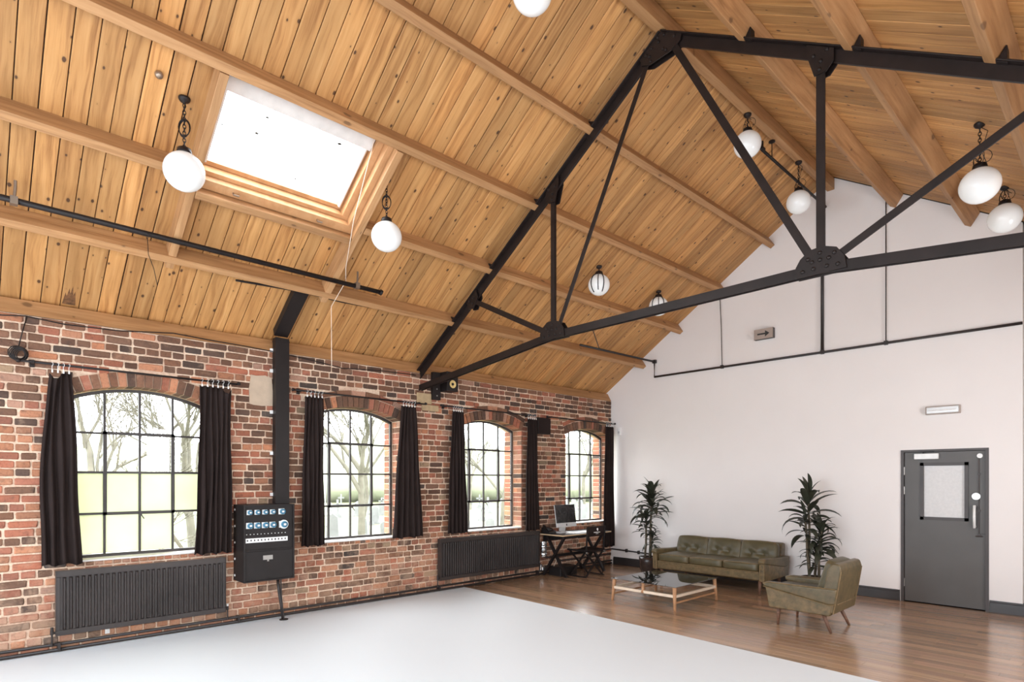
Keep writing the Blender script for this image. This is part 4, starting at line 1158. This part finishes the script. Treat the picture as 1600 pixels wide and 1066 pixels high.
mb = MB(); mb.box((-.178, -.075, -.045), (.178, -.05, .045)); mb.build('diffuser', M['silver'], t, bevel=.01)
mb = MB(); mb.cyl((-.15, -.077, -.005), (.15, -.077, -.005), .010, 10); mb.build('tube', M['white'], t)

# ================================================================ SEATING
def cushion(sx, sy, sz, puff=0.02, nx=14, ny=10, buttons=(), face='+z', r=0.03):
    """soft block, local box [0..sx]x[0..sy]x[0..sz], bulging, buttons dimple the given face"""
    bm = bmesh.new()
    bmesh.ops.create_cube(bm, size=1.0)
    bmesh.ops.subdivide_edges(bm, edges=bm.edges[:], cuts=nx, use_grid_fill=True)
    for v in bm.verts:
        x, y, z = v.co.x*2, v.co.y*2, v.co.z*2
        def rnd(a, b, c):
            return a*math.sqrt(max(0, 1-0.10*(b**10)-0.10*(c**10)))
        X, Y, Z = rnd(x, y, z), rnd(y, x, z), rnd(z, x, y)
        bx = 1+puff*2/sx*(1-y*y)*(1-z*z)*(abs(x) > .6); by = 1+puff*2/sy*(1-x*x)*(1-z*z)*(abs(y) > .6); bz = 1+puff*2/sz*(1-x*x)*(1-y*y)*(abs(z) > .6)
        px, py, pz = sx/2*(1+X*bx), sy/2*(1+Y*by), sz/2*(1+Z*bz)
        for (u, w) in buttons:
            if face == '-y' and y < -.6:
                d = math.hypot(px-u*sx, pz-w*sz)
                py += 0.045*math.exp(-(d/0.055)**2)
                ang = math.atan2(pz-w*sz, px-u*sx)
                py += 0.014*math.exp(-(d/0.15)**2)*(0.5+0.5*math.cos(6*ang))
            if face == '+x' and x > .6:
                d = math.hypot(py-u*sy, pz-w*sz); px -= 0.028*math.exp(-(d/0.055)**2)
        v.co = Vector((px, py, pz))
    me = bpy.data.meshes.new('cushion'); bm.to_mesh(me); bm.free()
    me.materials.append(M['leather']); me.polygons.foreach_set('use_smooth', [True]*len(me.polygons))
    return me
def leg(parent, top, bot, r0=.022, r1=.013, mat='darkleg', name='leg'):
    mb = MB(); a, b = Vector(top), Vector(bot); mb.tube([a, a.lerp(b, .5), b], [r0, (r0+r1)/2*1.02, r1], 12); return mb.build(name, M[mat], parent, smooth=True)
# three-seater sofa, back to the white wall; local x along the wall, y towards the wall
t = thing('sofa', 'olive green leather three-seat sofa against the white wall', 'sofa', (1.64, 8.54, 0))
SW = 1.90; AWd = 0.10
mb = MB(); mb.prism([(0.0, .335), (0.0, .21), (.04, .19), (.86, .19), (.90, .335)], 'x', AWd-.01, SW-AWd+.01)
fr = mb.build('base_frame', M['leather'], t, bevel=.012)
mb = MB(); mb.tube([(AWd, -.004, .325), (SW-AWd, -.004, .325)], .008, 8); mb.tube([(AWd, -.004, .30), (SW-AWd, -.004, .30)], .006, 8); mb.build('piping', M['piping'], fr)
cw = (SW-2*AWd)/3
for k in range(3):
    o = inst('seat_cushion', cushion(cw-.008, .60, .125, .014), t); o.location = (AWd+k*cw+.004, -.02, .33)
    mb = MB(); mb.tube([(AWd+k*cw+.03, -.022, .445), (AWd+k*cw+cw/2, -.03, .45), (AWd+(k+1)*cw-.03, -.022, .445)], .005, 6); mb.build('piping', M['piping'], o)
    o.children[0].matrix_parent_inverse = o.matrix_basis.inverted()
    b = inst('back_cushion', cushion(cw-.014, .15, .40, .024, buttons=((.3, .42), (.66, .42)), face='-y'), t)
    b.matrix_local = Matrix.Translation((AWd+k*cw+.007, .53, .385)) @ Matrix.Rotation(math.radians(-17), 4, 'X') @ Matrix.Diagonal((1, 1, .88, 1))
    for (u, w) in ((.3, .42), (.66, .42)):
        mb = MB(); mb.lathe([(.012, 0), (.010, .005), (.001, .008)], 10, Matrix.Translation((u*(cw-.006), .012, w*.40)) @ Matrix.Rotation(PI/2, 4, 'X')); mb.build('button', M['leather'], b)
mb = MB(); mb.prism([(.70, .33), (.90, .33), (.94, .62), (.935, .685), (.86, .70), (.80, .67)], 'x', AWd-.005, SW-AWd+.005)
mb.build('back_shell', M['leather'], t, bevel=.02)
for s, x0 in ((0, 0.0), (1, SW-AWd)):
    mb = MB(); mb.prism([(-.01, .19), (.86, .20), (.90, .43), (-.02, .46)], 'x', x0+.012, x0+AWd-.012)
    a = mb.build('arm', M['leather'], t, bevel=.012)
    mb = MB(); mb.prism([(-.05, .50), (-.045, .455), (.70, .34), (.84, .36), (.88, .50), (.5, .505), (.0, .53)], 'x', x0, x0+AWd); mb.build('arm_pad', M['leather'], a, bevel=.022, seg=3)
    mb = MB(); mb.tube([(x0+.02, -.052, .49), (x0+.02, -.018, .44), (x0+.02, -.014, .2)], .006, 6); mb.tube([(x0+AWd-.02, -.052, .49), (x0+AWd-.02, -.018, .44), (x0+AWd-.02, -.014, .2)], .006, 6); mb.build('piping', M['piping'], a)
for (x, y) in ((.14, .06), (SW-.10, .04), (.14, .80), (SW-.14, .80)): leg(t, (x, y, .2), (x, y-.02 if y < .5 else y+.02, 0), .026, .016)

# armchair facing the table (towards -x); built in world-like local axes, origin at its middle
t = thing('armchair', 'olive green leather armchair standing before the sofa end', 'armchair', (4.65, 7.24, 0))
HWc = .355
for s in (-1, 1):
    a0, a1 = sorted((s*HWc, s*(HWc-.085)))
    mb = MB(); mb.prism([(-.40, .445), (-.355, .20), (.30, .195), (.36, .22), (.375, .44), (.32, .30)], 'y', a0+.006, a1-.006) if False else mb.prism([(-.405, .44), (-.36, .20), (.30, .195), (.37, .48), (.2, .47)], 'y', a0+.006, a1-.006)
    ap = mb.build('arm', M['leather'], t, bevel=.015)
    mb = MB(); mb.prism([(-.43, .478), (-.42, .435), (.30, .315), (.36, .33), (.375, .50), (.10, .495), (-.36, .495)], 'y', a0-.006, a1+.006)
    mb.build('arm_pad', M['leather'], ap, bevel=.022, seg=3)
    yy = s*(HWc+.006)
    mb = MB(); mb.tube([(-.42, yy*.995, .436), (.30, yy*.995, .316), (.355, yy*.995, .33)], .005, 6); mb.tube([(-.425, yy, .47), (-.36, yy, .49), (.36, yy, .497)], .005, 6); mb.build('piping', M['piping'], ap)
mb = MB(); mb.prism([(-.385, .33), (-.36, .20), (.30, .20), (.36, .33)], 'y', -HWc+.07, HWc-.07); mb.build('base_frame', M['leather'], t, bevel=.015)
o = inst('seat_cushion', cushion(.60, .54, .12, .016), t); o.location = (-.40, -.27, .315)
b = inst('back_cushion', cushion(.13, .54, .46, .018, buttons=((.5, .5),), face='+x'), t)
b.matrix_local = Matrix.Translation((.10, -.27, .36)) @ Matrix.Rotation(math.radians(17), 4, 'Y')
mb = MB(); mb.prism([(.20, .30), (.33, .21), (.375, .45), (.415, .70), (.395, .765), (.33, .775), (.27, .72)], 'y', -HWc+.01, HWc-.01)
bs = mb.build('back_shell', M['leather'], t, bevel=.022, seg=3)
mb = MB()
for yy in (-HWc+.012, HWc-.012):
    mb = MB(); mb.tube([(.332, yy, .225), (.373, yy, .45), (.411, yy, .69)], .006, 6); mb.build('piping', M['piping'], bs)
for (x, y, dx) in ((-.27, -.28, -.01), (-.27, .28, -.01), (.20, -.26, .09), (.20, .26, .10)): leg(t, (x, y, .21), (x+dx, y+(.0 if dx < 0 else (-.02 if y < 0 else .02)), 0), .024, .013)

# coffee table
t = thing('coffee_table', 'low square coffee table with a smoked glass top and pale wood legs', 'table', (2.70, 7.22, 0))
hx, hy = .475, .52
mb = MB(); mb.box((-hx-.03, -hy-.03, .300), (hx+.03, hy+.03, .309)); mb.build('glass_top', M['smoked'], t, bevel=.003)
for (sx, sy) in ((-1, -1), (1, -1), (1, 1), (-1, 1)):
    leg(t, (sx*(hx-.005), sy*(hy-.005), .300), (sx*(hx+.015), sy*(hy+.02), 0), .026, .017, 'teak')
def rail(p, q, w, h, mat='cream', name='rail'):
    mb = MB(); a, b = Vector(p), Vector(q); d = (b-a).normalized(); s = Vector((-d.y, d.x, 0))*w/2; u = Vector((0, 0, h/2))
    vs = [c+e+f for c in (a, b) for (e, f) in ((-s, -u), (s, -u), (s, u), (-s, u))]
    mb.add(vs, [(0, 1, 2, 3), (7, 6, 5, 4), (0, 4, 5, 1), (1, 5, 6, 2), (2, 6, 7, 3), (3, 7, 4, 0)]); mb.build(name, M[mat], t, bevel=.004)
rail((-hx, -hy, .185), (hx, -hy, .185), .04, .035); rail((hx, -hy, .185), (hx, hy, .185), .04, .035)
rail((-hx, hy, .185), (hx, hy, .185), .04, .035); rail((-hx, -hy, .185), (-hx, hy, .185), .04, .035)
rail((hx, -hy, .10), (hx, hy, .10), .022, .022, 'teak', 'stretcher'); rail((-hx, -hy, .10), (-hx, hy, .10), .022, .022, 'teak', 'stretcher')
mb = MB(); mb.tube([(0, -hy, .17), (0, -hy, .215), (0, -hy, .30)], [.032, .020, .022], 10); mb.build('centre_post', M['teak'], t, smooth=True)
mb = MB(); mb.tube([(0, hy, .17), (0, hy, .215), (0, hy, .30)], [.032, .020, .022], 10); mb.build('centre_post', M['teak'], t, smooth=True)

# ================================================================ PLANTS
def leaf_mesh(droop, fold, wid, seed):
    n = 8; vs = []; fs = []
    rnd = random.Random(seed)
    x = z = 0.0; a = 0.55
    tw = rnd.uniform(-.3, .3)
    for i in range(n+1):
        s = i/n
        w = wid*(math.sin(PI*min(1, s*0.94+.06))**0.75)*(1.0 if s < .97 else .15)
        if i == 0: w = wid*.35
        f = fold*w
        vs += [(x, -w*math.cos(tw*s), z+f-w*math.sin(tw*s)), (x, 0, z), (x, w*math.cos(tw*s), z+f+w*math.sin(tw*s))]
        a -= droop/n*(0.5+1.2*s)
        x += math.cos(a)/n; z += math.sin(a)/n
    for i in range(n):
        b = i*3; fs += [(b, b+1, b+4, b+3), (b+1, b+2, b+5, b+4)]
    mb = MB(); mb.add(vs, fs)
    return mb.mesh('leaf', M['leaf'], smooth=True)
LEAF = [leaf_mesh(d, .35, w, k) for k, (d, w) in enumerate(((.7, .095), (1.2, .11), (1.6, .105), (2.0, .10), (.4, .105), (1.4, .125)))]
def plant(name, loc, potr, poth, canes, label, seed):
    rnd = random.Random(seed)
    t = thing(name, label, 'plant', loc)
    mb = MB(); mb.lathe([(potr*.72, 0), (potr*.80, .02), (potr*.98, poth*.7), (potr, poth), (potr*.90, poth), (potr*.88, poth*.92), (.002, poth*.92)], 28); pp = mb.build('pot', M['pot'], t, smooth=True)
    mb = MB(); mb.lathe([(potr*.87, poth*.90), (potr*.5, poth*.93), (.002, poth*.94)], 16); mb.build('soil', M['soil'], pp)
    for (x, y, x1, y1, h, nl, size, up) in canes:
        mb = MB(); pts = [(x+(x1-x)*k/6+rnd.uniform(-.008, .008), y+(y1-y)*k/6+rnd.uniform(-.008, .008), poth*.88+(h-poth*.88)*k/6) for k in range(7)]
        mb.tube(pts, [.021-.006*k/6 for k in range(7)], 8); mb.build('cane', M['cane'], t, smooth=True)
        for k in range(nl):
            f = k/max(1, nl-1)
            az = k*2.399+rnd.uniform(-.3, .3)
            el = (up+1.1*f**1.5-0.62*(1-f))
            sc = size*rnd.uniform(.78, 1.12)*(1-.25*f)
            sc = min(sc, (L-.06-loc[1]-y1)/max(.05, abs(math.sin(az+.0))*.95)) if math.sin(az) > 0 else sc
            o = inst('leaf', LEAF[rnd.randrange(6)], t)
            zz = h-.36*size/.4*(1-f)
            o.matrix_local = Matrix.Translation((x1, y1, zz)) @ Matrix.Rotation(az, 4, 'Z') @ Matrix.Rotation(-el*.75, 4, 'Y') @ Matrix.Rotation(rnd.uniform(-.35, .35), 4, 'X') @ Matrix.Scale(sc, 4)
    return t
plant('dracaena_plant', (1.13, 9.18, 0), .17, .285,
      [(.03, .0, .06, .02, 1.42, 54, .47, .10), (-.05, -.02, -.03, -.02, .98, 36, .32, .05), (.0, .06, .07, .02, .70, 26, .27, .0)],
      'bushy dark green dracaena plant in a dark pot left of the sofa', 3)
plant('dracaena_plant', (4.0, 9.10, 0), .17, .27,
      [(-.06, .0, -.07, .0, 1.46, 24, .50, .15), (-.05, -.04, -.10, -.06, 1.16, 16, .36, -.1), (.06, .0, .10, .0, .97, 40, .38, .0), (.0, .05, .03, .0, .68, 30, .33, .0)],
      'tall sparse dracaena plant behind the armchair', 9)

# ================================================================ DESK CORNER
t = thing('desk', 'plywood desk with black X-shaped trestle legs in the corner', 'desk', (0.0, 7.43, 0))
DKL = 1.32
mb = MB(); mb.box((.025, 0, .722), (.62, DKL, .742)); tp = mb.build('desktop', M['ply'], t)
mb = MB(); mb.box((.027, .003, .742), (.617, DKL-.003, .7445)); mb.build('laminate', M['blackplastic'], tp)
for yy in (.16, DKL-.12):
    for (xa, xb) in ((.07, .53), (.55, .05)):
        mb = MB(); d = Vector((xb-xa, 0, -.72)).normalized(); n = Vector((-d.z, 0, d.x))*.024
        vs = [Vector(p)+n*s+Vector((0, q, 0)) for p in ((xa, yy+(0.026 if xa < .3 else -.026), .722), (xb, yy+(0.026 if xa < .3 else -.026), 0.0)) for (s, q) in ((-1, -.022), (1, -.022), (1, .022), (-1, .022))]
        for v in vs: v.z = max(0, min(.722, v.z))
        mb.add(vs, [(0, 1, 2, 3), (7, 6, 5, 4), (0, 4, 5, 1), (1, 5, 6, 2), (2, 6, 7, 3), (3, 7, 4, 0)]); mb.build('leg', M['black_metal'], t)
mb = MB(); mb.box((.28, .18, .345), (.31, DKL-.14, .385)); mb.build('stretcher', M['black_metal'], t)
mb = MB(); mb.box((.05, .12, .60), (.075, DKL-.08, .70)); mb.build('back_panel', M['blackplastic'], t)
# all-in-one computer
t = thing('desktop_computer', 'silver all-in-one computer with a dark screen on the desk', 'computer', (.22, 7.955, .7445))
mb = MB(); mb.prism([(-.10, 0), (.10, 0), (.10, .006), (-.10, .006)], 'y', -.10, .10); mb.prism([(-.10, .006), (-.085, .006), (-.055, .22), (-.075, .22)], 'y', -.08, .08); mb.build('stand', M['silver'], t, bevel=.002)
tilt = Matrix.Translation((.03, 0, .095)) @ Matrix.Rotation(math.radians(-9), 4, 'Y')
mb = MB(); mb.box((-.02, -.265, 0), (.0, .265, .40)); sc = mb.build('screen_body', M['silver'], t, bevel=.006); sc.matrix_local = tilt
mb = MB(); mb.box((0, -.263, .075), (.003, .263, .398)); mb.build('screen_glass', M['screen'], sc)
mb = MB()
mb.prism([(.017*math.cos(a)+(-.006 if abs(a) < .5 else 0), .037+.018*math.sin(a)) for a in [-PI+2*PI*k/16 for k in range(16)]], 'x', 0, .0015); mb.prism([(.0, .058), (.008, .064), (.006, .070), (-.002, .063)], 'x', 0, .0015)
mb.build('emblem', M['blackplastic'], sc)['label'] = 'small dark fruit-shaped mark on the chin'
t = thing('desk_phone', 'black desk telephone at the near end of the desk', 'telephone', (.16, 7.59, .7445))
mb = MB(); mb.prism([(-.10, 0), (.10, 0), (.10, .02), (-.07, .10), (-.10, .10)], 'y', -.10, .10); mb.build('body', M['blackplastic'], t, bevel=.006)
mb = MB(); mb.tube([(-.06, -.075, .125), (.0, -.075, .10), (.08, -.075, .055)], [.024, .017, .024], 8); mb.build('handset', M['blackplastic'], t, smooth=True)
mb = MB(); mb.prism([(-.03, .088), (.02, .062), (.02, .064), (-.03, .091)], 'y', -.02, .07); mb.build('display', M['screen'], t)
mb = MB(); mb.box((-.09, -.22, 0), (.09, .22, .004)); mb.box((-.08, -.215, .004), (.08, .215, .012))
tag(mb.build('keyboard', M['white'], bevel=.002), 'flat white keyboard lying before the computer', 'keyboard').location = (.47, 7.98, .7445)
mb = MB(); mb.box((-.10, -.14, 0), (.10, .14, .006)); mb.box((-.095, -.135, .006), (.10, .14, .012)); o = mb.build('paper_pad', M['paper']); o.location = (.44, 8.36, .7445); o.rotation_euler = (0, 0, .15)
tag(o, 'white sheets of paper beside the keyboard on the desk', 'paper')
mb = MB(); mb.box((-.06, -.08, 0), (.06, .08, .03)); o = mb.build('small_box', M['silver'], bevel=.004); o.location = (.30, 7.74, .7445); tag(o, 'small silver box at the foot of the computer', 'box')
# black box and foil duct below the desk
t = thing('storage_box', 'low black box on the floor below the desk', 'box', (.24, 7.86, 0))
mb = MB(); mb.box((-.14, -.22, 0), (.14, .22, .145)); mb.build('body', M['blackplastic'], t, bevel=.012)
mb = MB(); mb.box((-.145, -.225, .145), (.145, .225, .162)); mb.build('lid', M['blackplastic'], t, bevel=.006)
rnd = random.Random(4)
mb = MB(); pf = []
for k in range(25):
    z = k/24; pf.append((.045+.018*abs(math.sin(k*.95))+rnd.uniform(-.006, .006), .42+.0*z+.30*z*.93))
mb.lathe([(.01, pf[0][1]-.005)]+pf+[(.01, pf[-1][1]+.005)], 14, Matrix.Translation((.09, 7.52, -.10)))
o = mb.build('foil_duct', M['foil']); tag(o, 'crinkled silver foil duct on the wall between the far radiator and the desk', 'duct')
mb = MB(); mb.box((.0, 7.49, .07), (.05, 7.53, .20)); mb.box((.05, 7.495, .09), (.09, 7.56, .16)); tag(mb.build('pipe_valve', M['foil'], bevel=.01), 'pale metal valve low on the wall by the desk leg', 'valve')
pipe_obj('power_lead', [(.15, 7.75, .60), (.17, 7.74, .35), (.22, 7.70, .25), (.16, 7.68, .12), (.20, 7.66, .01)], .006, 'cord', 'white lead hanging below the desk', 'cable', 6)
# director chair: back towards the room, faces the desk
t = thing('director_chair', 'folding black director chair with a white emblem on its back', 'chair', (.60, 8.08, 0))
hw = .235; xb, xf = .15, -.19
def stick(p, q, w=.02, d=.02, mat='black_metal', name='leg'):
    mb = MB(); a, b = Vector(p), Vector(q); dd = (b-a).normalized(); s = dd.cross(Vector((1, 0, 0)) if abs(dd.x) < .8 else Vector((0, 0, 1))).normalized(); u = dd.cross(s).normalized()
    vs = [c+s*e*w/2+u*f*d/2 for c in (a, b) for (e, f) in ((-1, -1), (1, -1), (1, 1), (-1, 1))]
    mb.add(vs, [(0, 1, 2, 3), (7, 6, 5, 4), (0, 4, 5, 1), (1, 5, 6, 2), (2, 6, 7, 3), (3, 7, 4, 0)]); return mb.build(name, M[mat], t, bevel=.003)
for x in (xb, xf):
    stick((x, -hw, .45), (x, hw+.01, .01), .032, .022); stick((x+.024, hw, .45), (x+.024, -hw-.01, .01), .032, .022)
for s in (-1, 1):
    stick((xf-.05, s*hw, .46), (xb+.05, s*hw, .46), .03, .03, name='seat_rail')
    stick((xf-.02, s*(hw+.005), .012), (xb+.04, s*(hw+.005), .012), .022, .022, name='foot_rail')
    stick((xb+.03, s*hw, .46), (xb+.06, s*hw, .87), .028, .022, name='back_post')
    mb = MB(); mb.cyl((xb+.05, s*hw-.02, .43), (xb+.075, s*hw-.02, .43), .018, 10); mb.build('hinge', M['steel'], t)
    mb = MB(); mb.tube([(xb, s*(hw), .02), (xb+.03, s*(hw+.03), .15), (xb+.02, s*(hw+.02), .33)], .006, 6) ; mb.build('strap', M['curtain'], t)
mb = MB(); mb.add([(xf-.04+.43*i/6-.0, -hw+.47*j/6, .472-.03*math.sin(PI*j/6)) for i in range(7) for j in range(7)], [(i*7+j, i*7+j+1, (i+1)*7+j+1, (i+1)*7+j) for i in range(6) for j in range(6)])
o = mb.build('seat', M['curtain'], t, smooth=True); o.modifiers.new('thickness', 'SOLIDIFY').thickness = .01
mb = MB(); mb.add([(xb+.055+.014*k2/1+.025*math.sin(PI*j/6)*0, -hw-.02+(2*hw+.04)*j/6, .705+.17*k2) for k2 in range(2) for j in range(7)], [(j, j+1, j+8, j+7) for j in range(6)])
bk = mb.build('backrest', M['curtain'], t, smooth=True); bk.modifiers.new('thickness', 'SOLIDIFY').thickness = .012
ex0 = xb+.072
mb = MB(); mb.prism([(.0, .80), (.018, .796), (.026, .812), (.024, .838), (.008, .848), (-.012, .842), (-.016, .822), (-.006, .812)], 'x', ex0+.008, ex0+.010); mb.build('emblem', M['white'], bk)
mb = MB()
for (a, b, z0, z1) in ((-.085, -.06, .766, .780), (-.055, -.045, .766, .778), (-.04, -.012, .766, .780), (-.006, .02, .766, .778), (.026, .05, .766, .780), (.055, .085, .766, .778), (-.03, -.012, .745, .752), (-.006, .014, .745, .752), (.02, .035, .745, .752)):
    mb.box((ex0+.002, a, z0), (ex0+.006, b, z1))
mb.build('lettering', M['paper'], bk)

# ================================================================ OUTSIDE
mb = MB(); mb.box((-160, -60, -0.8), (-0.5, 160, -0.55)); tag(mb.build('ground', M['grass']), 'pale sunlit grass of the churchyard outside', 'ground', kind='structure')
def bare_tree(x, y, h, seed, label, spread=.55, deep=6):
    rnd = random.Random(seed)
    t = thing('bare_tree', label, 'tree', (x, y, -.56))
    tm = MB(); bm_ = MB()
    def grow(p, d, ln, r, depth):
        q = p+d*ln
        mid = p.lerp(q, .5)+Vector((rnd.uniform(-1, 1), rnd.uniform(-1, 1), rnd.uniform(-.5, .5)))*ln*.06
        (tm if depth == 0 else bm_).tube([p, mid, q], [r, r*.85, r*.68], 6 if depth < 2 else 3, cap=False)
        if depth >= deep: return
        for k in range(3 if depth < 5 else 2):
            nd_ = (d+Vector((rnd.uniform(-1, 1), rnd.uniform(-1, 1), rnd.uniform(-.45, .75)))*spread*1.25).normalized()
            grow(p.lerp(q, rnd.uniform(.55, 1.0)), nd_, ln*rnd.uniform(.62, .86), r*.60, depth+1)
    grow(Vector((0, 0, 0)), Vector((rnd.uniform(-.1, .1), rnd.uniform(-.1, .1), 1)).normalized(), h*.30, h*.016, 0)
    tm.build('trunk', M['bark'], t, smooth=True); bm_.build('branches', M['bark'], t, smooth=True)
bare_tree(-7.0, 1.9, 7.0, 1, 'bare tree filling the nearest window with twigs', deep=7)
bare_tree(-9.0, 4.4, 7.5, 31, 'second twiggy bare tree behind the nearest window', deep=7)
bare_tree(-5.2, 3.4, 5.0, 35, 'low spreading bare tree close to the nearest window', .65, deep=7)
bare_tree(-3.4, 2.75, 3.4, 21, 'small twiggy shrub close outside the nearest window', .7)
bare_tree(-13, 5.8, 8.0, 2, 'bare tree behind the right edge of the nearest window')
bare_tree(-10.5, 9.9, 9.0, 3, 'leaning bare tree seen through the second window')
bare_tree(-20, 15.2, 9.0, 5, 'bare tree beyond the second window by the graves')
bare_tree(-13, 18.5, 8.0, 6, 'bare tree seen through the third window')
bare_tree(-27, 28.0, 9, 8, 'thin bare tree far beyond the third window')
bare_tree(-26, 40.0, 10, 10, 'bare tree far outside the window behind the desk')
rnd = random.Random(12)
HS = []
for kind in range(3):
    mb = MB()
    if kind == 0:
        mb.prism([(-.28, 0), (.28, 0), (.28, .7)]+[(.28*math.cos(a), .7+.25*math.sin(a)) for a in (.5, 1.0, 1.57, 2.1, 2.6)]+[(-.28, .7)], 'x', -.06, .06)
    elif kind == 1:
        mb.box((-.07, -.07, .3), (.07, .07, 1.25)); mb.box((-.07, -.3, .82), (.07, .3, .96)); mb.box((-.25, -.25, 0), (.25, .25, .15)); mb.box((-.16, -.16, .15), (.16, .16, .3))
    else:
        mb.box((-.2, -.32, 0), (.2, .32, .14)); mb.prism([(-.24, .14), (.24, .14), (.20, 1.0), (0, 1.16), (-.20, 1.0)], 'x', -.08, .08)
    HS.append(mb.mesh('headstone', M['headstone'], fix=True))
GR = 'headstones in the churchyard seen through the windows'
for k in range(44):
    kk = [.50, .56, .6, .8, .86, .92, 1.08, 1.14, 1.2, 1.26][k % 10]+rnd.uniform(-.025, .025); d = (20+k*.66)/math.hypot(1, kk)*1.1
    kind = rnd.randrange(3)
    o = inst('headstone', HS[kind]); o.location = (7.25-d, d*kk, -.56); o.rotation_euler = (rnd.uniform(-.04, .04), rnd.uniform(-.05, .05), rnd.uniform(-.3, .3)-.5)
    s = rnd.uniform(.6, .9); o.scale = (s, s, s)
    tag(o, ('round-topped', 'cross-shaped', 'pointed')[kind]+' grey headstone on the grass outside the windows', 'headstone', GR+(' (round)', ' (cross)', ' (pointed)')[kind])
mb = MB()
for k in range(160):
    a = rnd.uniform(.02, 1.45); d = rnd.uniform(62, 75)
    mb.lathe([(r*s2, z) for s2 in (rnd.uniform(2.2, 4.2),) for (r, z) in ((.5, -.6), (1.0, .6), (.9, 2.2+rnd.uniform(0, 1.2)), (.5, 3.4+rnd.uniform(0, 1.6)), (.05, 4.4+rnd.uniform(0, 2)))], 7, Matrix.Translation((7.25-d*math.cos(a*.72), d*math.sin(a*.72)+.0, 0)))
tag(mb.build('distant_hedge', M['hillhaze'], smooth=True), 'hazy band of distant trees beyond the churchyard', 'hedge', kind='stuff')
